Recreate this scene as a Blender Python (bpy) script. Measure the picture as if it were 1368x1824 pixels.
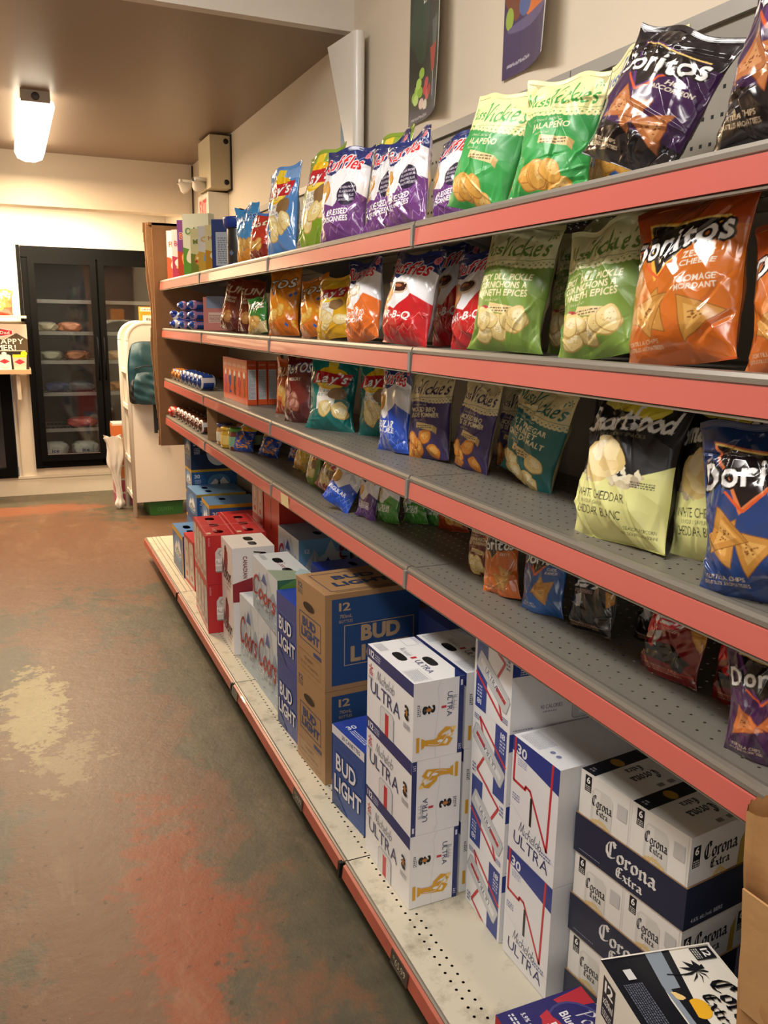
import bpy, math, random
import numpy as np
from mathutils import Vector, Matrix
from mathutils.geometry import tessellate_polygon

for o in list(bpy.data.objects):
    bpy.data.objects.remove(o, do_unlink=True)
SC = bpy.context.scene
COL = SC.collection
rnd = random.Random(7)

# ------------------------------------------------------------------ camera
YAW, PITCH, ROLL, FPX = .4130, .2220, .0153, 1500.0
CAMH = 1.54
cy, sy, cp, sp = math.cos(YAW), math.sin(YAW), math.cos(PITCH), math.sin(PITCH)
fw = Vector((sy*cp, cy*cp, -sp)); rt = Vector((cy, -sy, 0)); up = rt.cross(fw)
r2 = rt*math.cos(ROLL)+up*math.sin(ROLL); u2 = up*math.cos(ROLL)-rt*math.sin(ROLL)
cd = bpy.data.cameras.new('camera'); cam = bpy.data.objects.new('camera', cd); COL.objects.link(cam)
M = Matrix.Identity(4)
for i, v in enumerate((r2, u2, -fw)):
    for j in range(3): M[j][i] = v[j]
M[0][3], M[1][3], M[2][3] = 0, 0, CAMH
cam.matrix_world = M
cd.sensor_fit = 'VERTICAL'; cd.sensor_height = 24; cd.lens = 24*FPX/1824; cd.clip_start = .02
SC.camera = cam

# ------------------------------------------------------------------ light
VS = SC.view_settings
SC.display_settings.display_device = 'sRGB'
VS.view_transform = 'Standard'; VS.look = 'None'; VS.gamma = 1; VS.use_curve_mapping = False
VS.exposure = 0.0
wd = bpy.data.worlds.new('world'); SC.world = wd; wd.use_nodes = True
wd.node_tree.nodes['Background'].inputs[0].default_value = (1, .93, .85, 1)
wd.node_tree.nodes['Background'].inputs[1].default_value = .15

def area(name, loc, sx, sy_, power, col, rot=(0, 0, 0)):
    l = bpy.data.lights.new(name, 'AREA'); l.shape = 'RECTANGLE'; l.size = sx; l.size_y = sy_
    l.energy = power; l.color = col
    o = bpy.data.objects.new(name, l); o.location = loc; o.rotation_euler = rot; COL.objects.link(o)
    return o
WARM = (1.0, .72, .44); SOFT = (1.0, .95, .89)
area('ceiling_tube_light', (.205, 5.66, 2.495), .14, 1.3, 62, WARM)
area('cooler_tube_light', (-.05, 7.35, 2.42), 1.6, .14, 105, (1, .80, .55))
area('front_tube_light', (-.30, 1.7, 2.97), .3, 1.5, 40, SOFT)
area('wall_fill_light', (-.30, 1.7, 2.88), .2, 1.5, 12, SOFT, (0, math.radians(-72), 0))  # added fill aimed at the right wall, for the tube's sideways spill
area('front_tube_light', (-.60, -.7, 2.97), .3, 1.5, 34, SOFT)
area('front_fill_light', (-1.6, -2.7, 1.5), 1.8, 1.8, 17, (1, .96, .93), (math.radians(90), 0, math.radians(-25)))  # added soft fill from behind the camera; no window is built there

# ------------------------------------------------------------------ helpers
def lin(c):
    if isinstance(c, str):
        c = [int(c[i:i+2], 16)/255 for i in (0, 2, 4)]
    return tuple(x/12.92 if x <= .04045 else ((x+.055)/1.055)**2.4 for x in c)
MATS = {}
def mat(name, col='ffffff', rough=.5, metal=0, coat=0, bump=0, bscale=40, var=0, emit=0, trans=0, spec=.5, vscale=6, alpha=1):
    if name in MATS: return MATS[name]
    m = bpy.data.materials.new(name); m.use_nodes = True; MATS[name] = m
    nt = m.node_tree; b = nt.nodes['Principled BSDF']; c = lin(col)
    b.inputs['Base Color'].default_value = (*c, 1); b.inputs['Roughness'].default_value = rough
    b.inputs['Metallic'].default_value = metal; b.inputs['Coat Weight'].default_value = coat
    b.inputs['Transmission Weight'].default_value = trans
    b.inputs['Specular IOR Level'].default_value = spec
    tc = nt.nodes.new('ShaderNodeTexCoord')
    n = nt.nodes.new('ShaderNodeTexNoise'); n.inputs['Scale'].default_value = vscale; n.inputs['Detail'].default_value = 6
    nt.links.new(tc.outputs['Object'], n.inputs['Vector'])
    v = var if var else .04
    mr = nt.nodes.new('ShaderNodeMix'); mr.data_type = 'RGBA'
    mr.inputs[6].default_value = (*[x*(1-v) for x in c], 1); mr.inputs[7].default_value = (*[min(1, x*(1+v)) for x in c], 1)
    nt.links.new(n.outputs['Fac'], mr.inputs[0]); nt.links.new(mr.outputs[2], b.inputs['Base Color'])
    if bump:
        n2 = nt.nodes.new('ShaderNodeTexNoise'); n2.inputs['Scale'].default_value = bscale; n2.inputs['Detail'].default_value = 4
        nt.links.new(tc.outputs['Object'], n2.inputs['Vector'])
        bp = nt.nodes.new('ShaderNodeBump'); bp.inputs['Strength'].default_value = bump; bp.inputs['Distance'].default_value = .01
        nt.links.new(n2.outputs['Fac'], bp.inputs['Height']); nt.links.new(bp.outputs[0], b.inputs['Normal'])
    if emit:
        b.inputs['Emission Color'].default_value = (*c, 1); b.inputs['Emission Strength'].default_value = emit
    return m
def ink(col, rough=.38, coat=.15):
    return mat('print_'+col+('' if rough == .38 else '_%d' % (rough*100)), col, rough, coat=coat, spec=.4)

def film(name, rough, coat, bstr, bsc):
    if name in MATS: return MATS[name]
    m = bpy.data.materials.new(name); m.use_nodes = True; MATS[name] = m
    nt = m.node_tree; b = nt.nodes['Principled BSDF']
    a = nt.nodes.new('ShaderNodeAttribute'); a.attribute_name = 'Col'
    nt.links.new(a.outputs['Color'], b.inputs['Base Color'])
    b.inputs['Roughness'].default_value = rough; b.inputs['Coat Weight'].default_value = coat
    b.inputs['Coat Roughness'].default_value = .12
    tc = nt.nodes.new('ShaderNodeTexCoord')
    v = nt.nodes.new('ShaderNodeTexVoronoi'); v.inputs['Scale'].default_value = bsc
    n = nt.nodes.new('ShaderNodeTexNoise'); n.inputs['Scale'].default_value = bsc*.35; n.inputs['Detail'].default_value = 3
    va = nt.nodes.new('ShaderNodeVectorMath'); va.operation = 'ADD'
    nt.links.new(tc.outputs['Object'], n.inputs['Vector'])
    sc_ = nt.nodes.new('ShaderNodeVectorMath'); sc_.operation = 'SCALE'; sc_.inputs['Scale'].default_value = .06
    nt.links.new(n.outputs['Color'], sc_.inputs[0])
    nt.links.new(tc.outputs['Object'], va.inputs[0]); nt.links.new(sc_.outputs[0], va.inputs[1])
    nt.links.new(va.outputs[0], v.inputs['Vector'])
    bp = nt.nodes.new('ShaderNodeBump'); bp.inputs['Strength'].default_value = bstr; bp.inputs['Distance'].default_value = .006
    nt.links.new(v.outputs['Distance'], bp.inputs['Height']); nt.links.new(bp.outputs[0], b.inputs['Normal'])
    return m
FILM = lambda: film('glossy_film', .20, .7, .5, 24)
MATTE = lambda: film('satin_film', .42, .12, .28, 22)

class MB:
    def __init__(s): s.v = []; s.f = []; s.m = []; s.mats = []; s.sm = []
    def mi(s, m):
        if m not in s.mats: s.mats.append(m)
        return s.mats.index(m)
    def face(s, pts, m, smooth=False):
        k = len(s.v); s.v += [tuple(p) for p in pts]; s.f.append(tuple(range(k, k+len(pts)))); s.m.append(s.mi(m)); s.sm.append(smooth)
    def box(s, a, b, m):
        (x0, y0, z0), (x1, y1, z1) = a, b; k = len(s.v)
        s.v += [(x0,y0,z0),(x1,y0,z0),(x1,y1,z0),(x0,y1,z0),(x0,y0,z1),(x1,y0,z1),(x1,y1,z1),(x0,y1,z1)]
        i = s.mi(m)
        for f in ((3,2,1,0),(4,5,6,7),(0,1,5,4),(1,2,6,5),(2,3,7,6),(3,0,4,7)):
            s.f.append(tuple(k+q for q in f)); s.m.append(i); s.sm.append(False)
    def prism(s, prof, y0, y1, m):     # profile in (x,z), extruded along y
        n = len(prof); k = len(s.v); i = s.mi(m)
        s.v += [(x, y0, z) for x, z in prof]+[(x, y1, z) for x, z in prof]
        for q in range(n):
            r = (q+1) % n; s.f.append((k+q, k+r, k+n+r, k+n+q)); s.m.append(i); s.sm.append(False)
        s.f.append(tuple(k+q for q in range(n))); s.m.append(i); s.sm.append(False)
        s.f.append(tuple(k+n+q for q in reversed(range(n)))); s.m.append(i); s.sm.append(False)
    def lathe(s, prof, m, n=20, c=(0, 0, 0), mfn=None):   # (r,z)
        k = len(s.v)
        for r, z in prof:
            for q in range(n):
                a = 2*math.pi*q/n; s.v.append((c[0]+r*math.cos(a), c[1]+r*math.sin(a), c[2]+z))
        for j in range(len(prof)-1):
            mm = s.mi(mfn(j) if mfn else m)
            for q in range(n):
                r = (q+1) % n
                s.f.append((k+j*n+q, k+j*n+r, k+(j+1)*n+r, k+(j+1)*n+q)); s.m.append(mm); s.sm.append(True)
    def tube(s, pts, r, m, n=8):
        pts = [Vector(p) for p in pts]; k = len(s.v); mi = s.mi(m)
        for j, p in enumerate(pts):
            d = (pts[min(j+1, len(pts)-1)]-pts[max(j-1, 0)]).normalized()
            a = d.cross(Vector((0, 0, 1)))
            if a.length < .05: a = d.cross(Vector((1, 0, 0)))
            a.normalize(); b = d.cross(a); rr = r[j] if isinstance(r, (list, tuple)) else r
            for q in range(n):
                t = 2*math.pi*q/n; s.v.append(tuple(p+a*rr*math.cos(t)+b*rr*math.sin(t)))
        for j in range(len(pts)-1):
            for q in range(n):
                e = (q+1) % n
                s.f.append((k+j*n+q, k+j*n+e, k+(j+1)*n+e, k+(j+1)*n+q)); s.m.append(mi); s.sm.append(True)
        s.f.append(tuple(k+q for q in reversed(range(n)))); s.m.append(mi); s.sm.append(False)
        s.f.append(tuple(k+(len(pts)-1)*n+q for q in range(n))); s.m.append(mi); s.sm.append(False)
    def mesh(s, name):
        me = bpy.data.meshes.new(name); me.from_pydata(s.v, [], s.f)
        for m in s.mats: me.materials.append(m)
        me.polygons.foreach_set('material_index', s.m); me.polygons.foreach_set('use_smooth', s.sm); me.update()
        return me
    def build(s, name, parent=None, bevel=0):
        return link(name, s.mesh(name), parent, bevel)
def link(name, me, parent=None, bevel=0):
    o = bpy.data.objects.new(name, me); COL.objects.link(o)
    if parent: o.parent = parent
    if bevel:
        b = o.modifiers.new('bevel', 'BEVEL'); b.width = bevel; b.segments = 2; b.limit_method = 'ANGLE'
    return o
def tag(o, label=None, cat=None, group=None, kind=None):
    if label: o['label'] = label
    if cat: o['category'] = cat
    if group: o['group'] = group
    if kind: o['kind'] = kind
    return o
def thing(name, label, cat, loc=(0, 0, 0), rot=(0, 0, 0), group=None):
    o = bpy.data.objects.new(name, None); o.empty_display_size = .05; COL.objects.link(o)
    o.location = loc; o.rotation_euler = rot
    return tag(o, label, cat, group)
def struct(name, mb, **k): return tag(mb.build(name, **k), kind='structure')
def copy_tree(o, parent=None):
    c = o.copy(); COL.objects.link(c)
    if parent: c.parent = parent
    for ch in o.children: copy_tree(ch, c)
    return c

# ------------------------------------------------------------------ lettering
CH = sorted(set("ABCDEFGHIJKLMNOPQRSTUVWXYZabcdefghijklmnopqrstuvwxyz0123456789'!.,-/%&$*ÉÑ"))
GL = {}
def make_glyphs():
    obs = []
    for b in (0, 1):
        for c in CH:
            cu = bpy.data.curves.new('g', 'FONT'); cu.body = c; cu.resolution_u = 3; cu.offset = .022*b
            o = bpy.data.objects.new('g', cu); COL.objects.link(o); obs.append((b, c, o, cu))
    dg = bpy.context.evaluated_depsgraph_get(); dg.update()
    for b, c, o, cu in obs:
        me = bpy.data.meshes.new_from_object(o.evaluated_get(dg)); me.calc_loop_triangles()
        v = np.array([x.co[:2] for x in me.vertices]); t = np.array([x.vertices[:] for x in me.loop_triangles])
        x0 = v[:, 0].min(); GL[(c, b)] = ((v-[x0, 0])[t], v[:, 0].max()-x0)
        bpy.data.meshes.remove(me)
    for b, c, o, cu in obs: bpy.data.objects.remove(o); bpy.data.curves.remove(cu)
make_glyphs()
CAPH = float(GL[('H', 0)][0][:, :, 1].max())
PEN = {
'a': (1.08, [[(.85,.85),(.45,1),(.1,.55),(.3,.05),(.7,.3),(.85,.95)],[(.85,.95),(.85,.2),(1.05,.05)]]),
'b': (1.0, [[(.1,1.9),(.1,.1),(.5,0),(.85,.45),(.6,.95),(.15,.7)]]),
'c': (.9, [[(.8,.8),(.5,1),(.1,.5),(.4,0),(.85,.2)]]),
'd': (1.05, [[(.8,.85),(.45,1),(.1,.5),(.35,0),(.75,.3)],[(.85,1.9),(.85,.2),(1.0,.05)]]),
'e': (.9, [[(.12,.5),(.7,.6),(.6,.98),(.2,.8),(.15,.2),(.5,0),(.85,.2)]]),
'f': (.65, [[(.65,1.8),(.35,1.75),(.25,0)],[(.02,.95),(.6,.95)]]),
'h': (1.0, [[(.1,1.9),(.1,0)],[(.12,.6),(.5,1),(.75,.75),(.75,.15),(.95,.05)]]),
'i': (.42, [[(.1,.95),(.1,.15),(.3,.05)],[(.1,1.35),(.16,1.42)]]),
'k': (.9, [[(.1,1.9),(.1,0)],[(.75,.95),(.15,.45)],[(.15,.45),(.85,0)]]),
'l': (.42, [[(.15,1.9),(.12,.15),(.3,.05)]]),
'm': (1.25, [[(.1,.95),(.1,0)],[(.1,.7),(.4,1),(.55,.7),(.55,0)],[(.55,.7),(.85,1),(1.0,.7),(1.0,.1),(1.2,.05)]]),
'n': (1.0, [[(.1,.95),(.1,0)],[(.12,.6),(.5,1),(.75,.75),(.75,.15),(.95,.05)]]),
'o': (1.02, [[(.5,1),(.1,.5),(.5,0),(.9,.5),(.5,1)]]),
'r': (.75, [[(.1,.95),(.1,0)],[(.1,.6),(.35,.95),(.68,.9)]]),
's': (.78, [[(.7,.85),(.4,1),(.15,.75),(.6,.35),(.4,0),(.05,.15)]]),
't': (.62, [[(.3,1.5),(.28,.2),(.55,.05)],[(.05,.95),(.6,.95)]]),
'u': (1.0, [[(.1,.95),(.12,.3),(.4,0),(.75,.3)],[(.78,.95),(.78,.15),(.95,.05)]]),
'x': (.85, [[(.1,.95),(.75,0)],[(.75,.95),(.05,0)]]),
'w': (1.25, [[(.05,.95),(.3,0)],[(.3,0),(.6,.9)],[(.6,.9),(.85,0)],[(.85,0),(1.15,.95)]]),
'y': (.95, [[(.1,.95),(.45,.1)],[(.85,.95),(.4,-.3),(.0,-.6)]]),
'C': (1.3, [[(1.2,1.6),(.8,1.95),(.25,1.5),(.15,.7),(.5,0),(1.2,.25)]]),
'O': (1.3, [[(1.2,1.55),(.8,1.95),(.2,1.6),(.1,.7),(.5,-.05),(1.2,.25)],[(.62,1.85),(.55,1.2),(.62,.1)],[(.85,1.85),(.85,.15)]]),
'M': (1.6, [[(.05,.1),(.3,1.9)],[(.3,1.9),(.75,.2)],[(.75,.2),(1.2,1.9)],[(1.2,1.9),(1.3,.15),(1.5,.05)]]),
'E': (1.15, [[(1.05,1.75),(.3,1.8),(.25,1),(.2,.1),(1.05,.12)],[(.25,1),(.85,1.02)]]),
'V': (1.15, [[(.0,1.7),(.25,1.9),(.5,.0)],[(.5,0),(.9,1.5),(1.25,1.95)]]),
'B': (1.15, [[(.2,1.9),(.2,0)],[(.2,1.85),(.85,1.6),(.3,1.05)],[(.3,1.05),(1.0,.5),(.2,0)]]),
'P': (1.05, [[(.25,1.9),(.2,0)],[(.0,1.6),(.5,1.9),(1.0,1.5),(.3,.9)]]),
'R': (1.15, [[(.2,1.9),(.2,0)],[(.2,1.85),(.9,1.6),(.3,1.0)],[(.3,1.0),(1.0,0)]]),
'S': (1.1, [[(1,1.7),(.6,1.95),(.2,1.5),(.9,.6),(.6,0),(.05,.2)]]),
"'": (.35, [[(.15,1.9),(.08,1.45)]]),
' ': (.6, []), '-': (.6, [[(.1,.5),(.5,.5)]]),
}
GOTH = {
'C': (1.35, [[(1.2,1.7),(.85,1.9),(.4,1.6),(.18,1.1),(.2,.5),(.5,.05),(.85,.05),(1.2,.35)],[(.62,1.7),(.62,.2)],[(.95,1.75),(1.15,1.35)]]),
'E': (1.15, [[(1.1,1.7),(.8,1.85),(.35,1.65),(.2,1.2),(.2,.35),(.45,.08),(1.05,.2)],[(.3,1.0),(.85,1.05)],[(.6,1.7),(.55,.2)]]),
'o': (.92, [[(.18,.8),(.18,.2),(.45,.02)],[(.45,.02),(.75,.25),(.75,.85)],[(.75,.85),(.48,1.03),(.18,.8)]]),
'r': (.72, [[(.05,.85),(.22,.95),(.22,.05)],[(.1,.1),(.38,.0)],[(.25,.75),(.5,1.02),(.68,.85)]]),
'n': (.98, [[(.05,.85),(.22,.98),(.22,.05)],[(.1,.12),(.36,.0)],[(.25,.75),(.55,1.03),(.74,.85),(.74,.15),(.92,.02)]]),
'a': (.95, [[(.15,.85),(.45,1.02),(.7,.85),(.7,.15),(.92,.02)],[(.7,.55),(.35,.5),(.15,.25),(.35,.02),(.7,.2)]]),
'x': (.85, [[(.1,.98),(.35,.8),(.55,.2),(.8,.02)],[(.75,.98),(.1,.02)]]),
't': (.65, [[(.25,1.45),(.25,.2),(.5,.0)],[(.02,.95),(.55,.98)]]),
}
def smooth_line(p, n=7):
    p = np.array(p, float)
    if len(p) < 3: return p
    q = np.vstack([2*p[0]-p[1], p, 2*p[-1]-p[-2]]); out = []
    for i in range(1, len(q)-2):
        a, b, c, d = q[i-1:i+3]
        for t in np.linspace(0, 1, n, endpoint=False):
            out.append(.5*((2*b)+(-a+c)*t+(2*a-5*b+4*c-d)*t*t+(-a+3*b-3*c+d)*t**3))
    out.append(p[-1]); return np.array(out)

class Art:
    """flat print for one face, w x h in cm, origin bottom left"""
    def __init__(s, w, h, bg): s.w, s.h, s.bg, s.ops = w, h, bg, []
    def tris(s, t, col):
        t = np.asarray(t, float)
        if len(t): s.ops.append((col, t))
    def poly(s, pts, col):
        v = [Vector((p[0], p[1], 0)) for p in pts]
        s.tris([[pts[i][:2] for i in t] for t in tessellate_polygon([v])], col)
    def rect(s, x0, y0, x1, y1, col): s.tris([[(x0,y0),(x1,y0),(x1,y1)],[(x0,y0),(x1,y1),(x0,y1)]], col)
    def frame(s, x0, y0, x1, y1, t, col):
        s.rect(x0, y0, x1, y0+t, col); s.rect(x0, y1-t, x1, y1, col); s.rect(x0, y0, x0+t, y1, col); s.rect(x1-t, y0, x1, y1, col)
    def ell(s, x, y, a, b, col, rot=0, n=24, blob=0, seed=0):
        r = random.Random(seed); ph = [r.uniform(0, 6.3) for _ in range(3)]; P = []
        for i in range(n):
            t = 2*math.pi*i/n; k = 1+blob*(math.sin(2*t+ph[0])+.6*math.sin(3*t+ph[1])+.5*math.sin(5*t+ph[2]))
            u, v = a*k*math.cos(t), b*k*math.sin(t)
            P.append((x+u*math.cos(rot)-v*math.sin(rot), y+u*math.sin(rot)+v*math.cos(rot)))
        s.tris([[(x, y), P[i], P[(i+1) % n]] for i in range(n)], col)
    def line(s, pts, wd, col, sm=False):
        p = smooth_line(pts) if sm else np.array(pts, float); T = []
        for a, b in zip(p[:-1], p[1:]):
            d = b-a; L = np.hypot(*d)
            if L < 1e-6: continue
            n = np.array([-d[1], d[0]])/L*wd/2; e = d/L*wd*.15
            T += [[a-n-e, b-n+e, b+n+e], [a-n-e, b+n+e, a+n-e]]
        s.tris(T, col)
    def put(s, T, W, x, y, hh, col, w, rot, shear, arc, out, ow):
        T = T.copy(); sx = (w/W) if w else hh
        T[:, :, 0] = (T[:, :, 0]-W/2)+shear*T[:, :, 1]; T[:, :, 0] *= sx; T[:, :, 1] = T[:, :, 1]*hh
        if arc: T[:, :, 1] += arc*(1-(T[:, :, 0]/(sx*W/2))**2)
        if rot:
            c, q = math.cos(rot), math.sin(rot); X = T[:, :, 0]*c-T[:, :, 1]*q; T[:, :, 1] = T[:, :, 0]*q+T[:, :, 1]*c; T[:, :, 0] = X
        T += [x, y]
        if out:
            B = [T+[ow*math.cos(a), ow*math.sin(a)] for a in np.arange(8)*math.pi/4]
            s.tris(np.concatenate(B), out)
        s.tris(T, col)
    def text(s, st, x, y, h, col, w=None, bold=0, rot=0, shear=0, arc=0, out=None, ow=.1):
        X = 0; T = []
        for c in st:
            if c == ' ': X += .35; continue
            g, gw = GL[(c, bold)]; T.append(g/1.0+[X, 0]); X += gw+.075
        if not T: return
        T = np.concatenate(T); W = X-.075; T[:, :, 1] -= CAPH/2
        k = h/CAPH
        s.put(T, W, x, y, k, col, w, rot, shear, arc, out, ow)
    def pen(s, st, x, y, h, col, w=None, nib=.16, ang=.7, rot=0, shear=0, arc=0, out=None, ow=.1, thin=.03):
        X = 0; T = []; nv = np.array([math.cos(ang), math.sin(ang)])*nib/2; tv = np.array([-nv[1], nv[0]])*thin/nib*2
        for c in st:
            adv, ls = PEN[c]
            for l in ls:
                p = smooth_line(l, 6)+[X, 0]
                for a, b in zip(p[:-1], p[1:]):
                    for v in (nv, tv):
                        T += [[a-v, b-v, b+v], [a-v, b+v, a+v]]
            X += adv
        T = np.array(T); T[:, :, 1] -= .95
        s.put(T, X, x, y, h/1.9, col, w, rot, shear, arc, out, ow)
    def goth(s, st, x, y, h, col, w=None, rot=0, **kw):      # broken broad-nib lettering
        X = 0; T = []; nv = np.array([.125, .125]); tv = np.array([-.03, .03])
        for c in st:
            adv, ls = GOTH[c]
            for l in ls:
                p = np.array(l, float)+[X, 0]
                for a, b in zip(p[:-1], p[1:]):
                    for v in (nv, tv): T += [[a-v, b-v, b+v], [a-v, b+v, a+v]]
            X += adv
        T = np.array(T); T[:, :, 1] -= .95
        s.put(T, X, x, y, h/1.9, col, w, rot, 0, 0, None, 0)
    def fine(s, x0, y0, x1, y1, n, col, seed=1, fill=.55):     # a block of small print
        r = random.Random(seed); dh = (y1-y0)/n; T = []
        for i in range(n):
            x = x0; yb = y0+i*dh
            while x < x1-.1:
                L = min(r.uniform(.25, .9)*dh*1.6, x1-x); T += [[(x, yb),(x+L, yb),(x+L, yb+dh*fill)], [(x, yb),(x+L, yb+dh*fill),(x, yb+dh*fill)]]; x += L+dh*.35
        s.tris(T, col)
    def chips(s, x, y, r, n, cols, seed=0, spread=1.5, tri=False):
        q = random.Random(seed)
        for i in range(n):
            cx, cy_ = x+q.uniform(-1, 1)*r*spread, y+q.uniform(-.45, .45)*r*spread; ro = q.uniform(0, 3)
            base, hi, dk = cols
            if tri:
                def tr(k, col):
                    P = [(cx+k*r*math.cos(ro+a), cy_+k*r*math.sin(ro+a)) for a in (0, 2.09, 4.19)]; s.poly(P, col)
                tr(1.12, dk); tr(1.05, base); tr(.6, hi)
            else:
                s.ell(cx, cy_, r*1.06, r*.84, dk, ro, blob=.07, seed=seed+i); s.ell(cx, cy_+.04*r, r, r*.78, base, ro, blob=.07, seed=seed+i)
                s.ell(cx+.15*r, cy_+.2*r, r*.6, r*.4, hi, ro, blob=.12, seed=seed+i)
            for k in range(14):
                a, d = q.uniform(0, 6.3), q.uniform(0, .75)*r*(.55 if tri else 1)
                s.ell(cx+d*math.cos(a), cy_+d*.7*math.sin(a), r*.05, r*.035, dk, n=6)
    def turned(s):
        a = Art(s.w, s.h, s.bg); a.ops = [(c, np.array([s.w, s.h])-t) for c, t in s.ops]; return a
    def raster(s, nx, ny, ss=2):
        W, H = nx*ss, ny*ss; im = np.empty((H, W, 3), np.float32); im[:] = lin(s.bg)
        kx, ky = W/s.w, H/s.h
        for col, T in s.ops:
            c = np.array(lin(col), np.float32); P = T*[kx, ky]
            mn = np.floor(P.min(1)-.5).astype(int); mx = np.ceil(P.max(1)+.5).astype(int)
            mn = np.maximum(mn, 0); mx = np.minimum(mx, [W, H])
            for p, (x0, y0), (x1, y1) in zip(P, mn, mx):
                if x1 <= x0 or y1 <= y0: continue
                X = np.arange(x0, x1)[None]+.5; Y = np.arange(y0, y1)[:, None]+.5
                (ax, ay), (bx, by), (cx, cy_) = p
                e0 = (bx-ax)*(Y-ay)-(by-ay)*(X-ax); e1 = (cx-bx)*(Y-by)-(cy_-by)*(X-bx); e2 = (ax-cx)*(Y-cy_)-(ay-cy_)*(X-cx)
                m = ((e0 >= 0) & (e1 >= 0) & (e2 >= 0)) | ((e0 <= 0) & (e1 <= 0) & (e2 <= 0))
                im[y0:y1, x0:x1][m] = c
        return im.reshape(ny, ss, nx, ss, 3).mean((1, 3))
    def decal(s, mb, fn, eps0=.0004, step=.00006, rough=.38):
        """lay the print on a flat face; fn(x_m, y_m, offset)->point"""
        for k, (col, T) in enumerate(s.ops):
            m = ink(col, rough); e = eps0+step*k
            for t in T:
                if t[:, 0].min() < 0 or t[:, 1].min() < 0 or t[:, 0].max() > s.w or t[:, 1].max() > s.h:
                    P = clip(list(map(tuple, t)), s.w, s.h)
                    if len(P) < 3: continue
                else: P = t
                a = (P[1][0]-P[0][0])*(P[2][1]-P[0][1])-(P[1][1]-P[0][1])*(P[2][0]-P[0][0])
                if abs(a) < 1e-7: continue
                if a < 0: P = P[::-1]
                mb.face([fn(p[0]/100, p[1]/100, e) for p in P], m)
def clip(P, w, h):
    for ax, lim, sg in ((0, 0, 1), (0, w, -1), (1, 0, 1), (1, h, -1)):
        out = []
        for i in range(len(P)):
            a, b = P[i-1], P[i]; da, db = sg*(a[ax]-lim), sg*(b[ax]-lim)
            if (da >= 0) != (db >= 0):
                t = da/(da-db); out.append((a[0]+t*(b[0]-a[0]), a[1]+t*(b[1]-a[1])))
            if db >= 0: out.append(b)
        P = out
        if not P: return P
    return P

# ------------------------------------------------------------------ grid meshes with printed colour
def grid_mesh(name, grids, m):
    """grids: list of (P[nv,nu,3], C[nv,nu,3], flip)"""
    V, F, Cc = [], [], []; k = 0
    for P, C, flip in grids:
        nv, nu = P.shape[:2]; idx = np.arange(nv*nu).reshape(nv, nu)+k
        q = np.stack([idx[:-1, :-1], idx[:-1, 1:], idx[1:, 1:], idx[1:, :-1]], -1).reshape(-1, 4)
        F.append(q[:, ::-1] if flip else q); V.append(P.reshape(-1, 3)); Cc.append(C.reshape(-1, 3)); k += nv*nu
    V = np.concatenate(V).astype(np.float32); F = np.concatenate(F).astype(np.int32); Cc = np.concatenate(Cc).astype(np.float32)
    me = bpy.data.meshes.new(name)
    me.vertices.add(len(V)); me.vertices.foreach_set('co', V.ravel())
    me.loops.add(F.size); me.loops.foreach_set('vertex_index', F.ravel())
    me.polygons.add(len(F)); me.polygons.foreach_set('loop_start', np.arange(0, F.size, 4, dtype=np.int32))
    try: me.polygons.foreach_set('loop_total', np.full(len(F), 4, np.int32))
    except Exception: pass
    me.update(calc_edges=True)
    me.polygons.foreach_set('use_smooth', np.ones(len(F), bool))
    ca = me.color_attributes.new('Col', 'FLOAT_COLOR', 'POINT')
    ca.data.foreach_set('color', np.concatenate([Cc, np.ones((len(Cc), 1), np.float32)], 1).ravel())
    me.materials.append(m); return me

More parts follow.
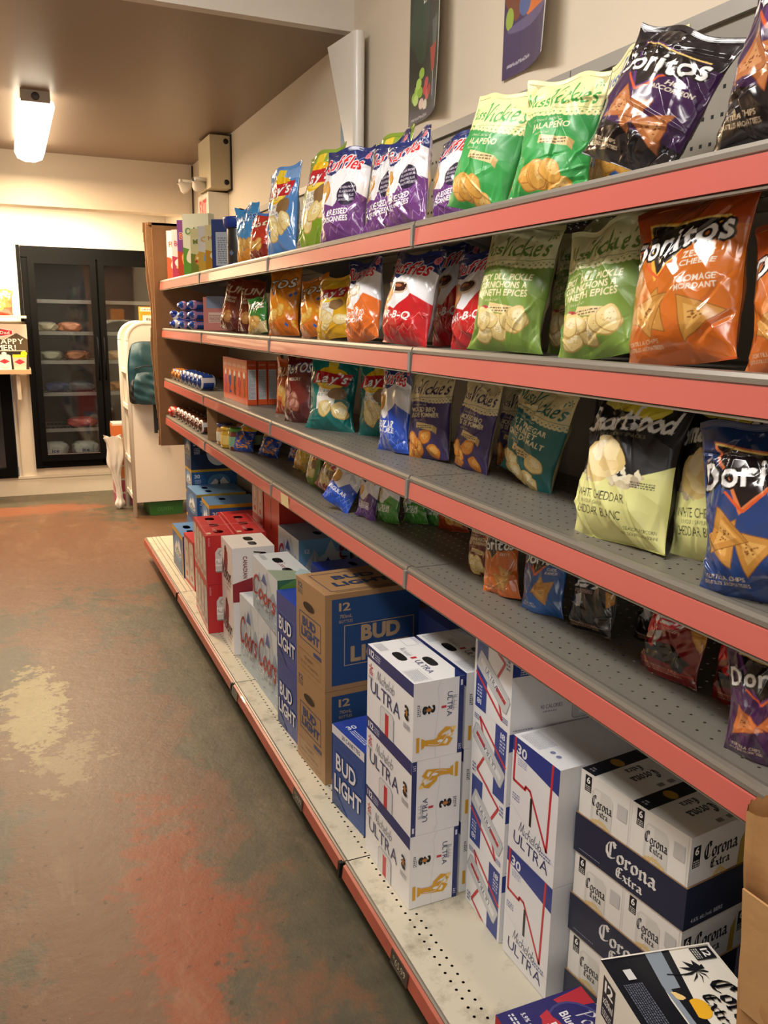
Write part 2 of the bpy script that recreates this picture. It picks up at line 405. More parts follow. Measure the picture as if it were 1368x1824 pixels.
def bag_shape(w, h, t, seed, crumple=1.0, bend=0):
    r = np.random.RandomState(seed); ph = r.uniform(0, 6.28, 20)
    cr = []
    for i in range(int(26*crumple)+4):
        top = r.rand() < .6
        cx, cv = r.uniform(-.95, .95), (r.uniform(.68, 1) if top else r.uniform(.02, .4))
        a = r.normal(math.pi/2, .55) if r.rand() < .75 else r.uniform(0, 3.14)
        cr.append((cx*w/2, cv*h, math.cos(a), math.sin(a), r.uniform(.02, .06), r.uniform(.004, .011), r.uniform(-1, 1)*.0062*crumple))
    skew = r.uniform(-1, 1)*.008; notch = r.uniform(.6, 1.4)
    def fn(S, V, side):
        bot = np.clip(V/.30, 0, 1); top = np.clip((V-.45)/.55, 0, 1)
        prof = (1-(1-bot)**2.3)*(1-top**1.7)**.8
        s5 = np.abs(S)
        dep = t/2*prof*np.clip(1-s5**2.3, 0, 1)**.62
        hw = w/2*(1-.12*prof-.02*np.sin(V*9+ph[0]))
        X = S*hw+skew*V+.004*np.sin(V*7+ph[1])*(1-s5)
        Z = V*h*(1-.012*np.sin(S*3.1*notch+ph[2])*V) - .006*V**6*np.cos(S*5+ph[3])
        W = np.zeros_like(S)
        rd = lambda x: 1-2*np.abs(np.sin(x))
        W += .0038*np.exp(-(1-V)/.16)*rd(S*4.2+1.3*np.sin(V*5+ph[4])+ph[5])
        W += .0032*np.exp(-V/.12)*rd(S*5.1+1.1*np.sin(V*6+ph[6])+ph[7])
        W += .0030*s5**3*rd(V*8.5+2*S+ph[8])*crumple
        W += .0022*crumple*rd(3.1*S+4.3*V+1.6*np.sin(5*V+2*S+ph[9])+ph[10])
        W += .0010*crumple*np.sin(11*S+7*V+ph[11])*np.sin(13*V-5*S+ph[12])
        for cx, cz, ca, sa, L, wd, am in cr:
            dx, dz = X-cx, Z-cz; al = dx*ca+dz*sa; ac = -dx*sa+dz*ca
            W += am*np.clip(1-np.abs(ac)/wd, 0, 1)*np.exp(-(al/L)**2)
        W *= min(1.0, (w/.20)**1.1)
        edge = np.clip((1-s5)/.08, 0, 1); sg = -1 if side == 0 else 1
        Y = sg*(dep+W*np.clip(prof+.25, 0, 1)*edge*.9+.0004)
        Y += .010*np.sin(S*3.4+ph[13])*V**5+.006*np.sin(S*4+ph[14])*(1-V)**8 + bend*(V**2)*h
        return np.stack([X, Y, Z], -1)
    return fn
BAGS = {}
def make_bag(key, art, w, h, t, back, seal_top, seal_bot, seed, matte=False, crumple=1.0, res=1.15, bend=0):
    fn = bag_shape(w, h, t, seed, crumple, bend)
    nu, nv = int(w*1000/res), int(h*1000/res)
    U_, V_ = np.meshgrid(np.linspace(-1, 1, nu), np.linspace(0, 1, nv))
    S = np.sign(U_)*(1-(1-np.abs(U_))**1.25)
    P = fn(S, V_, 0); C = art.raster(nu, nv)
    Ub, Vb = np.meshgrid(np.linspace(-1, 1, 40), np.linspace(0, 1, 60))
    Sb = np.sign(Ub)*(1-(1-np.abs(Ub))**1.25)
    Pb = fn(Sb, Vb, 1); Cb = np.empty(Pb.shape); Cb[:] = lin(back)
    m = MATTE() if matte else FILM()
    body = grid_mesh('bag_body', [(P, C, False), (Pb, Cb, True)], m)
    seals = []
    for v, col, sgn in ((1.0, seal_top, 1), (0.0, seal_bot, -1)):
        n = 90; s = np.linspace(-1, 1, n); base = fn(s[None], np.full((1, n), v), 0)[0]*.5+fn(s[None], np.full((1, n), v), 1)[0]*.5
        hh = .011; rows = 9; G = np.zeros((rows*2-1, n, 3)); 
        for j in range(rows):
            q = j/(rows-1); zz = base[:, 2]+(q*hh if sgn > 0 else (q-1)*hh*.35+hh*.35)
            off = .0011+.0007*np.sin(q*22)
            yb = base[:, 1]
            G[j] = np.stack([base[:, 0], yb-off, zz], -1)
            if j < rows-1: G[2*rows-2-j] = np.stack([base[:, 0], yb+off, zz], -1)
        Cc = np.empty(G.shape); Cc[:] = lin(col)
        seals.append(grid_mesh('seal', [(G, Cc, False)], m))
    BAGS[key] = (body, seals[0], seals[1], w, h, t)
def place(key, L, R, z, h, label, lean=.14, roll=0, group=None, cat='chip bag', name='chip_bag', fwd=0, proto={}):
    body, st, sb, w0, h0, t0 = BAGS[key]
    ex, ey = R[0]-L[0], R[1]-L[1]; w = math.hypot(ex, ey); ex /= w; ey /= w; bx, by = -ey, ex
    t = t0*w/w0*.42+.006-fwd
    loc = ((L[0]+R[0])/2+bx*t*.5, (L[1]+R[1])/2+by*t*.5, z+.001+w/2*math.sin(max(0, abs(roll)-.14))*.9)
    if key in proto: o = copy_tree(proto[key])
    else:
        o = thing(name, label, cat)
        b = link('bag_body', body, o); link('top_seal', st, o); link('bottom_seal', sb, o); proto[key] = o
    o.name = name
    o['label'] = label; o['category'] = cat
    if group: o['group'] = group
    o.location = loc; o.rotation_euler = (-lean, roll, math.atan2(ey, ex))
    o.scale = (w/w0, (w/w0+h/h0)/2, h/h0/math.cos(lean))
    return o

# ------------------------------------------------------------------ cartons
def carton_mesh(w, d, h, faces, base, top_holes=(), topart=None, topcol=None, wallt=.0012):
    """origin bottom centre; front is -Y, right is +X; returns (body mesh, top mesh)"""
    mb = MB(); m = ink(base); X, Y = w/2, d/2
    q = mb.face
    q([(-X,-Y,0),(X,-Y,0),(X,-Y,h),(-X,-Y,h)], m); q([(X,-Y,0),(X,Y,0),(X,Y,h),(X,-Y,h)], m)
    q([(X,Y,0),(-X,Y,0),(-X,Y,h),(X,Y,h)], m); q([(-X,Y,0),(-X,-Y,0),(-X,-Y,h),(-X,Y,h)], m)
    q([(-X,-Y,0),(-X,Y,0),(X,Y,0),(X,-Y,0)], m)
    for side, a in faces.items():
        if side == 'front': fn = lambda x, y, e: (-X+x, -Y-e, y)
        elif side == 'right': fn = lambda x, y, e: (X+e, -Y+x, y)
        elif side == 'left': fn = lambda x, y, e: (-X-e, Y-x, y)
        if a.bg != base:
            b = Art(a.w, a.h, base); b.rect(0, 0, a.w, a.h, a.bg); b.ops += a.ops; a = b
        k = (w if side == 'front' else d)*100/a.w; kz = h*100/a.h
        a.decal(mb, lambda x, y, e, fn=fn, k=k, kz=kz: fn(x*k, y*kz, e))
    tb = MB(); tc = ink(topcol or base)
    outer = [Vector((-X,-Y,0)), Vector((X,-Y,0)), Vector((X,Y,0)), Vector((-X,Y,0))]
    holes = []
    for (hx, hy, ha, hb) in top_holes:
        holes.append([Vector((hx+ha*math.copysign(abs(math.cos(t))**.7, math.cos(t)), hy+hb*math.copysign(abs(math.sin(t))**.7, math.sin(t)), 0)) for t in -np.arange(20)/20*2*math.pi])
    allp = outer+[p for hq in holes for p in hq]
    tri = tessellate_polygon([outer]+holes) if holes else [(0, 1, 2), (0, 2, 3)]
    for zz in (h, h-wallt):
        for t in tri:
            P = [(allp[i].x, allp[i].y, zz) for i in t]
            a = (P[1][0]-P[0][0])*(P[2][1]-P[0][1])-(P[1][1]-P[0][1])*(P[2][0]-P[0][0])
            if (a < 0) == (zz == h): P = P[::-1]
            tb.face(P, tc if zz == h else ink('6a5a48'))
    for hq in holes:
        for i in range(len(hq)):
            a, b = hq[i-1], hq[i]; tb.face([(a.x, a.y, h-wallt), (b.x, b.y, h-wallt), (b.x, b.y, h), (a.x, a.y, h)], ink('6a5a48'))
    if topart:
        topart.decal(tb, lambda x, y, e: (-X+x*w*100/topart.w, -Y+y*d*100/topart.h, h+e))
    return mb.mesh('carton_body'), tb.mesh('top_panel')
CART = {}
def make_carton(key, w, d, h, faces, base, **k): CART[key] = (*carton_mesh(w, d, h, faces, base, **k), w, d, h)
def stack(key, L, R, z, label, group=None, n=1, name='beer_case', cat='beer case', proto={}, jit=.0, turn=0):
    body, top, w, d, h = CART[key]
    ex, ey = R[0]-L[0], R[1]-L[1]; l = math.hypot(ex, ey); ex /= l; ey /= l; bx, by = -ey, ex
    if key in proto: o = copy_tree(proto[key])
    else:
        o = thing(name, label, cat); link('carton_body', body, o); link('top_panel', top, o); proto[key] = o
    o['label'] = label; o['category'] = cat; o.name = name
    if group: o['group'] = group
    o.location = (L[0]+ex*w/2+bx*d/2, L[1]+ey*w/2+by*d/2, z+.0008)
    o.rotation_euler = (0, 0, math.atan2(ey, ex)+turn)
    return o

# ================================================================== the setting
XW, YB, YH, YF, ZC, ZH = 1.33, 7.95, 6.66, 3.40, 2.65, 3.0
def floor_mat():
    m = bpy.data.materials.new('painted_concrete'); m.use_nodes = True; nt = m.node_tree; b = nt.nodes['Principled BSDF']; L = nt.links.new
    tc = nt.nodes.new('ShaderNodeTexCoord'); sx = nt.nodes.new('ShaderNodeSeparateXYZ'); L(tc.outputs['Object'], sx.inputs[0])
    def noise(s, d=8, rough=.6, stretch=None, dist=0):
        n = nt.nodes.new('ShaderNodeTexNoise'); n.inputs['Scale'].default_value = s; n.inputs['Detail'].default_value = d
        n.inputs['Roughness'].default_value = rough; n.inputs['Distortion'].default_value = dist
        if stretch:
            mp = nt.nodes.new('ShaderNodeMapping'); mp.inputs['Scale'].default_value = stretch; L(tc.outputs['Object'], mp.inputs[0]); L(mp.outputs[0], n.inputs['Vector'])
        else: L(tc.outputs['Object'], n.inputs['Vector'])
        return n.outputs['Fac']
    def mth(op, a, c=None, d=None):
        n = nt.nodes.new('ShaderNodeMath'); n.operation = op
        for i, v in enumerate((a, c, d)):
            if v is None: continue
            if isinstance(v, (int, float)): n.inputs[i].default_value = v
            else: L(v, n.inputs[i])
        return n.outputs[0]
    def ramp(v, lo, hi):
        n = nt.nodes.new('ShaderNodeMapRange'); n.interpolation_type = 'SMOOTHSTEP'
        L(v, n.inputs[0]); n.inputs[1].default_value = lo; n.inputs[2].default_value = hi; return n.outputs[0]
    def mix(f, a, c):
        n = nt.nodes.new('ShaderNodeMix'); n.data_type = 'RGBA'; L(f, n.inputs[0])
        for i, v in ((6, a), (7, c)):
            if isinstance(v, str): n.inputs[i].default_value = (*lin(v), 1)
            else: L(v, n.inputs[i])
        return n.outputs[2]
    X, Y = sx.outputs['X'], sx.outputs['Y']
    def blob(cx, cy_, rx, ry, nz, amt):     # wear of its own shape
        dx = mth('DIVIDE', mth('SUBTRACT', X, cx), rx); dy = mth('DIVIDE', mth('SUBTRACT', Y, cy_), ry)
        r = mth('SQRT', mth('ADD', mth('MULTIPLY', dx, dx), mth('MULTIPLY', dy, dy)))
        return mth('SUBTRACT', mth('ADD', 1.0, mth('MULTIPLY', mth('SUBTRACT', nz, .5), amt)), r)
    n1, n2, n3, n4 = noise(2.2, 9, .62), noise(9, 10, .7), noise(40, 6, .7), noise(1.1, 6, .55, (1, .35, 1))
    col = mix(ramp(n2, .3, .7), '4f4a3c', '5d5846')
    # brown-red old paint in the middle of the aisle, and bands of it towards the coolers
    red = blob(.17, 2.3, .42, 3.0, n1, 2.2)
    red2 = blob(.1, 5.9, 1.6, 1.5, n1, 2.2); red3 = blob(-.1, 7.3, 1.0, .22, n1, 1.5)
    dens = mth('MAXIMUM', mth('MAXIMUM', red, red2), red3)
    dens = mth('ADD', dens, mth('ADD', mth('MULTIPLY', mth('SUBTRACT', n2, .5), 1.7), mth('MULTIPLY', mth('SUBTRACT', n3, .5), .5)))
    col = mix(mth('MULTIPLY', ramp(dens, .0, .34), .85), col, '75503a')
    edge = blob(.30, 1.95, .19, .72, n1, 1.6)
    edge = mth('ADD', edge, mth('ADD', mth('MULTIPLY', mth('SUBTRACT', n2, .5), 2.6), mth('MULTIPLY', mth('SUBTRACT', n3, .5), 1.0)))
    col = mix(mth('MULTIPLY', ramp(edge, .12, .5), .8), col, '94472c')
    col = mix(mth('MULTIPLY', ramp(mth('ADD', red3, mth('MULTIPLY', n2, .6)), .3, .9), .4), col, 'b0603e')
    # worn pale ochre patch
    yel = mth('ADD', blob(-.02, 3.42, .14, .46, n2, 3.0), mth('MULTIPLY', mth('SUBTRACT', n3, .5), 1.5))
    col = mix(ramp(yel, .12, .3), col, 'a89b70')
    yel2 = mth('ADD', blob(.07, 2.95, .2, .34, n2, 3.6), mth('MULTIPLY', mth('SUBTRACT', n3, .5), 1.2))
    col = mix(mth('MULTIPLY', ramp(yel2, .5, .62), .6), col, 'a5956d')
    spots = ramp(noise(30, 3, .5), .67, .70)
    col = mix(mth('MULTIPLY', spots, .55), col, '33271d')
    scuff = ramp(noise(5, 10, .75, (1, .4, 1), .6), .50, .72)
    col = mix(mth('MULTIPLY', scuff, .35), col, 'a08468')
    fleck = ramp(noise(75, 2, .5), .80, .82)
    col = mix(fleck, col, 'cfc6b4')
    col = mix(mth('MULTIPLY', ramp(n3, .3, .75), .22), col, '5f523f')
    L(col, b.inputs['Base Color'])
    rr = nt.nodes.new('ShaderNodeMapRange'); L(n2, rr.inputs[0]); rr.inputs[3].default_value = .32; rr.inputs[4].default_value = .5; b.inputs['Specular IOR Level'].default_value = .4
    L(rr.outputs[0], b.inputs['Roughness'])
    bp = nt.nodes.new('ShaderNodeBump'); bp.inputs['Strength'].default_value = .4; bp.inputs['Distance'].default_value = .005
    L(mth('ADD', mth('MULTIPLY', yel, .3), n2), bp.inputs['Height']); L(bp.outputs[0], b.inputs['Normal'])
    return m
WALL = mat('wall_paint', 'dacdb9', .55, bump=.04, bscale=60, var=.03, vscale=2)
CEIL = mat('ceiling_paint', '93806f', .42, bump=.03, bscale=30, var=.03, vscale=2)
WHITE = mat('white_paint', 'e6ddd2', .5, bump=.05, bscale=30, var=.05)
OLD = mat('old_white_paint', 'e2d8c6', .5, bump=.1, bscale=14, var=.09, vscale=5)
mb = MB(); mb.box((-3, -3, -.1), (XW+.1, YB+.1, 0), floor_mat()); struct('floor', mb)
mb = MB(); mb.box((XW, -3, 0), (XW+.1, YB+.1, ZH+.1), WALL); struct('wall_right', mb)
mb = MB(); mb.box((-3.1, -3, 0), (-3, YB+.1, ZH+.1), WALL); struct('wall_left', mb)
mb = MB(); mb.box((-3, -3.1, 0), (XW, -3, ZH+.1), WALL); struct('wall_front', mb)
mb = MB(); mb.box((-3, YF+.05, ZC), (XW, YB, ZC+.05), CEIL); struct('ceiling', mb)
mb = MB(); mb.box((-3, -3, ZH), (XW, YF+.05, ZH+.05), WHITE); struct('ceiling_upper', mb); 
mb = MB(); mb.box((-3, YF, ZC), (XW, YF+.05, ZH), WHITE); struct('trim_1', mb)
mb = MB(); mb.box((-3, YH, 2.295), (XW, YH+.16, ZC), WALL); struct('trim_2', mb)
# back wall with openings for the two coolers
CX0, CX1, CZ0, CZ1 = .155, 1.29, .255, 2.085
mb = MB()
mb.box((-3, YB, 0), (XW, YB+.1, .16), OLD); mb.box((CX0-.17, YB, .16), (XW, YB+.1, CZ0), OLD)
mb.box((-.02, YB, CZ0), (CX0, YB+.1, CZ1), OLD); mb.box((CX1, YB, CZ0), (XW, YB+.1, CZ1), OLD)
mb.box((-3, YB, CZ1), (XW, YB+.1, ZC+.05), OLD); mb.box((-3, YB, 1.09), (-.02, YB+.1, CZ1), OLD)
mb.box((-3, YB, .16), (-.9, YB+.1, 1.09), OLD)
struct('wall_back', mb)
mb = MB(); mb.box((-3, YB-.022, 0), (XW, YB, .15), OLD); mb.box((-3, YB-.03, .15), (XW, YB, .17), OLD); struct('baseboard_back', mb)
mb = MB()
for x in (.01, .11): mb.box((x, YB-.012, .17), (x+.02, YB, 1.08), OLD)
struct('trim_3', mb)

# ---- ceiling light
t = thing('ceiling_light', 'long lit wraparound fluorescent light fixed to the dark ceiling', 'light', (.205, 5.66, ZC))
mb = MB(); mb.box((-.07, -.74, -.055), (.07, .70, 0), mat('fixture_white', 'd8d2c8', .4)); mb.build('housing', t)
mb = MB(); n = 14
prof = [(-.085, -.035), (-.092, -.06), (-.075, -.10), (-.03, -.118), (.03, -.118), (.075, -.10), (.092, -.06), (.085, -.035)]
mb.prism(prof, -.69, .70, mat('lit_diffuser', 'fff0d4', .4, emit=9)); mb.build('diffuser', t)
mb = MB(); mb.lathe([(0, -.002), (.018, -.002), (.02, 0), (0, .0)], mat('grey_plastic', '6f7276', .5), 14)
o = mb.build('knockout', t); o.rotation_euler = (math.radians(90), 0, 0); o.location = (0, -.742, -.028)
t = thing('ceiling_light', 'lit tube light hidden behind the header above the coolers', 'light', (-.05, 7.35, ZC))
mb = MB(); mb.box((-.85, -.06, -.05), (.85, .06, 0), mat('fixture_white')); mb.build('housing', t)
mb = MB(); mb.box((-.82, -.05, -.10), (.82, .05, -.05), mat('lit_diffuser')); mb.build('diffuser', t)

# ================================================================== wall cooler
BLK = mat('black_frame', '040404', .6, spec=.12); DARKIN = mat('cooler_inside', '38393b', .5); GLASS = mat('door_glass', 'f2f6f6', .03, trans=1.0)
t = thing('wall_cooler', 'tall black framed two door glass cooler built into the back wall', 'cooler', (CX0, YB, CZ0))
W_, H_ = CX1-CX0, CZ1-CZ0
mb = MB()
mb.box((0, .06, 0), (.02, .75, H_), DARKIN); mb.box((W_-.02, .06, 0), (W_, .75, H_), DARKIN)
mb.box((0, .73, 0), (W_, .75, H_), DARKIN); mb.box((0, .06, 0), (W_, .75, .02), DARKIN); mb.box((0, .06, H_-.02), (W_, .75, H_), DARKIN)
mb.build('cabinet', t)
mb = MB()
mb.box((-.03, -.05, H_-.06), (W_+.03, .06, H_+.03), BLK); mb.box((-.03, -.03, -.02), (W_+.03, .06, .04), BLK)
mb.box((-.03, -.04, -.02), (.035, .06, H_), BLK); mb.box((W_-.035, -.04, 0), (W_+.03, .06, H_), BLK); mb.box((.535, -.03, 0), (.60, .06, H_), BLK)
mb.build('frame', t)
for x0, x1 in ((.02, .56), (.575, 1.115)):
    d = MB(); w = .05; z0, z1 = .045, H_-.06
    for a in (((x0, -.075, z0), (x0+w, -.04, z1)), ((x1-w, -.075, z0), (x1, -.04, z1)), ((x0+w, -.075, z0), (x1-w, -.04, z0+w+.01)), ((x0+w, -.075, z1-w), (x1-w, -.04, z1))): d.box(*a, BLK)
    do = d.build('door', t)
    g = MB(); g.box((x0+w-.005, -.062, z0+w), (x1-w+.005, -.056, z1-w+.005), GLASS); g.build('pane', do)
    s = MB(); s.box((x0+w, -.078, z0+w+.008), (x1-w, -.075, z0+w+.014), mat('steel_strip', 'b9bcbd', .3, metal=1)); s.build('trim_strip', do)
    hn = MB(); hx = x1-.02 if x0 < .3 else x0+.02
    hn.tube([(hx, -.075, .75), (hx, -.105, .78), (hx, -.105, 1.1), (hx, -.075, 1.13)], .008, BLK); hn.build('handle', do)
SHZ = [.30, .62, .90, 1.15, 1.42]
for z in SHZ:
    s = MB(); wr = mat('wire_shelf', '8b8f92', .35, metal=.6)
    for x in np.linspace(.03, W_-.03, 34): s.box((x-.0015, .10, z), (x+.0015, .70, z+.003), wr)
    for y in (.10, .4, .70): s.box((.02, y-.003, z-.004), (W_-.02, y+.003, z+.002), wr)
    s.box((.02, .095, z-.02), (W_-.02, .10, z+.012), wr)
    s.build('wire_shelf', t)
l = bpy.data.lights.new('cooler_strip_light', 'AREA'); l.shape = 'RECTANGLE'; l.size = 1.0; l.size_y = .05; l.energy = 1.6; l.color = (.9, .95, 1)
o = bpy.data.objects.new('cooler_strip_light', l); o.location = (CX0+.56, YB+.14, CZ1-.04); COL.objects.link(o)
s = MB(); s.box((.05, .08, H_-.045), (W_-.05, .13, H_-.022), mat('cooler_lamp', 'e8f0f4', .4, emit=1.2)); s.build('lamp', t)
t.location.y = YB
# second, low cooler at the left
t = thing('low_cooler', 'low black framed glass cooler at the left edge under the ledge', 'cooler', (-.895, YB, .165))
mb = MB(); mb.box((0, .55, 0), (.87, .57, .92), DARKIN); mb.box((0, 0, 0), (.02, .55, .92), DARKIN); mb.box((.85, .06, 0), (.87, .55, .92), DARKIN); mb.box((0, 0, 0), (.87, .55, .02), DARKIN); mb.build('cabinet', t)
d = MB()
for a in (((.0, -.05, 0), (.07, .05, .92)), ((.78, -.05, 0), (.87, .05, .92)), ((.07, -.05, 0), (.78, .05, .08)), ((.07, -.05, .85), (.78, .05, .92))): d.box(*a, BLK)
do = d.build('door', t); g = MB(); g.box((.07, -.01, .08), (.78, -.005, .85), GLASS); g.build('pane', do)

# ================================================================== gondola shelving
XB_, XF_, XP = .715, .880, 1.29
JY = [5.505, 4.285, 3.065, 1.845, .625]
ZS = {0: .142, 1: 1.764, 2: 1.478, 3: 1.168, 4: .934}
def perf_mat(name, col, rows, px, py, r, rough=.45, dirt=None, grooves=False):
    m = bpy.data.materials.new(name); m.use_nodes = True; nt = m.node_tree; b = nt.nodes['Principled BSDF']; L = nt.links.new
    tc = nt.nodes.new('ShaderNodeTexCoord'); sx = nt.nodes.new('ShaderNodeSeparateXYZ'); L(tc.outputs['Object'], sx.inputs[0])
    def mth(op, a, c=None):
        n = nt.nodes.new('ShaderNodeMath'); n.operation = op
        for i, v in enumerate((a, c)):
            if v is None: continue
            if isinstance(v, (int, float)): n.inputs[i].default_value = v
            else: L(v, n.inputs[i])
        return n.outputs[0]
    n1 = nt.nodes.new('ShaderNodeTexNoise'); n1.inputs['Scale'].default_value = 9; n1.inputs['Detail'].default_value = 10; n1.inputs['Roughness'].default_value = .7
    L(tc.outputs['Object'], n1.inputs['Vector'])
    mx = nt.nodes.new('ShaderNodeMix'); mx.data_type = 'RGBA'; rp = nt.nodes.new('ShaderNodeMapRange'); L(n1.outputs['Fac'], rp.inputs[0])
    rp.inputs[1].default_value, rp.inputs[2].default_value = (.52, .72) if dirt else (.2, .8)
    L(rp.outputs[0], mx.inputs[0]); mx.inputs[6].default_value = (*lin(col), 1); c2 = lin(dirt) if dirt else [x*.85 for x in lin(col)]; mx.inputs[7].default_value = (*c2, 1)
    L(mx.outputs[2], b.inputs['Base Color']); b.inputs['Roughness'].default_value = rough
    if rows:
        xi = mth('DIVIDE', sx.outputs['X'], px); fl = mth('FLOOR', xi); dx = mth('MULTIPLY', mth('SUBTRACT', mth('SUBTRACT', xi, fl), .5), px)
        yi = mth('ADD', mth('DIVIDE', sx.outputs['Y'], py), mth('MULTIPLY', mth('MODULO', fl, 2.0), .5)); dy = mth('MULTIPLY', mth('SUBTRACT', mth('FRACT', yi), .5), py)
        d = mth('SQRT', mth('ADD', mth('MULTIPLY', dx, dx), mth('MULTIPLY', dy, dy)))
        hole = mth('MULTIPLY', mth('LESS_THAN', d, r), mth('MULTIPLY', mth('LESS_THAN', fl, rows[1]+.5), mth('GREATER_THAN', fl, rows[0]-.5)))
        L(mth('SUBTRACT', 1.0, hole), b.inputs['Alpha'])
    return m
DK = perf_mat('shelf_steel', '7b766d', (1, 40), .030, .030, .0026)
DKT = perf_mat('panel_steel', '9a948a', (-999, 999), .025, .025, .003)
DB = perf_mat('base_steel', 'cfc8b4', (2, 3), .024, .026, .0034, dirt='8f8874')
DB2 = perf_mat('plain_base_steel', 'cfc6b0', None, .02, .02, .003, dirt='aaa089')
LIP = mat('shelf_lip_steel', '8d877d', .38, metal=.35); PINK = mat('coral_price_strip', 'cf6a60', .30, coat=.4, var=.05, vscale=3)
PINKB = mat('scuffed_coral_strip', 'b05a48', .42, coat=.1, var=.3, vscale=9)
CLIP = mat('grey_end_clip', '85827c', .5); BLACK = mat('black_plastic', '141414', .5)
where = ['at the far end', 'second from the far end', 'third from the far end', 'nearest the camera']
level = {1: 'top shelf', 2: 'second shelf down', 3: 'third shelf down', 4: 'fourth shelf down', 0: 'bottom deck'}
proto_shelf = None
def shelf_obj():
    t = thing('shelf', 'x', 'shelf'); W = 1.216
    mb = MB()
    SD = XP-XF_-.016
    mb.face([(0, 0, 0), (SD, 0, 0), (SD, W, 0), (0, W, 0)], DK)
    mb.box((.10, 0, -.022), (.13, W, -.001), LIP); mb.box((.35, 0, -.022), (.38, W, -.001), LIP)
    mb.box((0, 0, -.03), (.39, .003, -.0005), LIP); mb.box((0, W-.003, -.03), (.39, W, -.0005), LIP)
    mb.build('deck', t)
    mb = MB()   # rounded front lip, then the channel that holds the strip
    pr = [(.016, -.004), (.016, .003), (.006, .0055), (-.003, .004), (-.006, -.002), (-.006, -.009), (-.0035, -.0105), (-.0035, -.050), (-.008, -.0525), (-.008, -.056), (.004, -.056), (.004, -.004)]
    mb.prism(pr, .001, W-.001, LIP); mb.build('front_lip', t)
    mb = MB(); mb.prism([(-.0040, -.0115), (-.0075, -.0125), (-.0105, -.0505), (-.004, -.0505)], .007, W-.007, PINK); mb.build('price_strip', t)
    mb = MB(); mb.prism([(-.0125, -.006), (-.013, -.052), (.002, -.053), (.002, -.004)], -.006, .006, CLIP); mb.build('end_clip', t)
    for y in (.02, W-.02):
        mb = MB(); mb.prism([(.03, -.003), (SD, -.003), (SD, -.09), (SD-.05, -.09)], y-.002, y+.002, LIP); mb.build('bracket', t)
    return t
for k in (1, 2, 3, 4):
    for i in range(4):
        if proto_shelf is None: proto_shelf = o = shelf_obj()
        else: o = copy_tree(proto_shelf)
        o.location = (XF_, JY[i+1]+.002, ZS[k]); o['group'] = 'shelves of the shelving run'
        o['label'] = 'grey steel shelf with coral price strip, %s, section %s' % (level[k], where[i])
for i in range(4):
    t = thing('base_deck', 'beige base deck with orange strip, section %s' % where[i], 'shelf', (XB_, JY[i+1]+.002, ZS[0]), group='base decks of the shelving run')
    W = 1.216; m = DB2 if i == 0 else DB
    mb = MB(); mb.face([(0, 0, 0), (XP-XB_-.016, 0, 0), (XP-XB_-.016, W, 0), (0, W, 0)], m)
    if i == 0:
        for x in (.035, .06, .085): mb.box((x, .0, .0002), (x+.003, W, .0008), mat('groove_dark', '6b6455', .6))
    mb.build('deck', t)
    mb = MB(); mb.prism([(.0, .002), (-.004, 0), (-.004, -.045), (.01, -.045), (.01, -.002)], 0, W, LIP); mb.build('front_lip', t)
    mb = MB(); mb.prism([(-.0045, -.003), (-.012, -.006), (-.016, -.040), (-.005, -.044)], .006, W-.006, PINKB); mb.build('price_strip', t)
    mb = MB(); mb.prism([(-.018, -.004), (-.021, -.046), (.004, -.046), (.004, -.004)], 0, .014, BLACK); mb.build('end_cap', t)
    mb = MB(); mb.box((.09, 0, -.14), (.11, W, -.045), mat('kick_plate', '2a2622', .6)); mb.box((.0, 0, -.05), (.11, W, -.046), mat('kick_plate')); mb.build('kick_plate', t)
for i in range(4):
    t = thing('gondola_back', 'perforated grey steel back panel with top rail, section %s' % where[i], 'shelving', (XP, JY[i+1], 0), group='back panels of the shelving run')
    mb = MB(); W = 1.216
    mb.face([(0, 0, .14), (0, 0, 2.105), (0, W, 2.105), (0, W, .14)], LIP if i == 0 else perf_mat('panel_steel%d' % i, '9a948a', None, .1, .1, .1)); 
    if True:
        hm = mat('peg_hole', '1a1816', .8)
        for zz in np.arange(1.79, 2.09, .05):
            for yy in np.arange(.025, W, .025): mb.box((-.0006, yy-.0035, zz-.0035), (-.0002, yy+.0035, zz+.0035), hm)
    mb.build('panel', t)
    mb = MB(); mb.box((-.012, 0, 2.105), (.02, W, 2.135), mat('top_rail', 'a8a49d', .4, metal=.2)); mb.build('top_rail', t)
    mb = MB(); mb.box((-.012, 0, .14), (.0, .024, 2.104), LIP)
    for zz in np.arange(.2, 2.1, .025): mb.box((-.0125, .010, zz), (-.0118, .014, zz+.014), mat('peg_hole'))
    mb.build('upright', t)
t = thing('shelf_end_panel', 'worn brown board and cardboard end panel closing the far end of the shelves', 'panel', (.82, 5.512, .74))
BR = mat('brown_board', '8a6440', .7, bump=.2, bscale=25, var=.2); CB = mat('cardboard_edge', 'a07c55', .8, bump=.3, bscale=60, var=.2)
mb = MB(); mb.box((.02, 0, 0), (.505, .02, 1.37), BR); mb.box((.0, .0, 1.355), (.44, .05, 1.37), BR); mb.build('board', t)
mb = MB(); xs = lambda z: -.012+.035*(1-z/1.37)+.006*math.sin(z*9)
for i in range(24):
    z0, z1 = 1.37*i/24, 1.37*(i+1)/24
    P = [(xs(z0), z0), (.055, z0), (.055, z1), (xs(z1), z1)]; mb.prism(P, .021, .034, CB)
    P = [(x-.012+.004*math.sin(i), z) for x, z in P]; mb.prism(P, .036, .046, BR)
mb.build('cardboard', t)

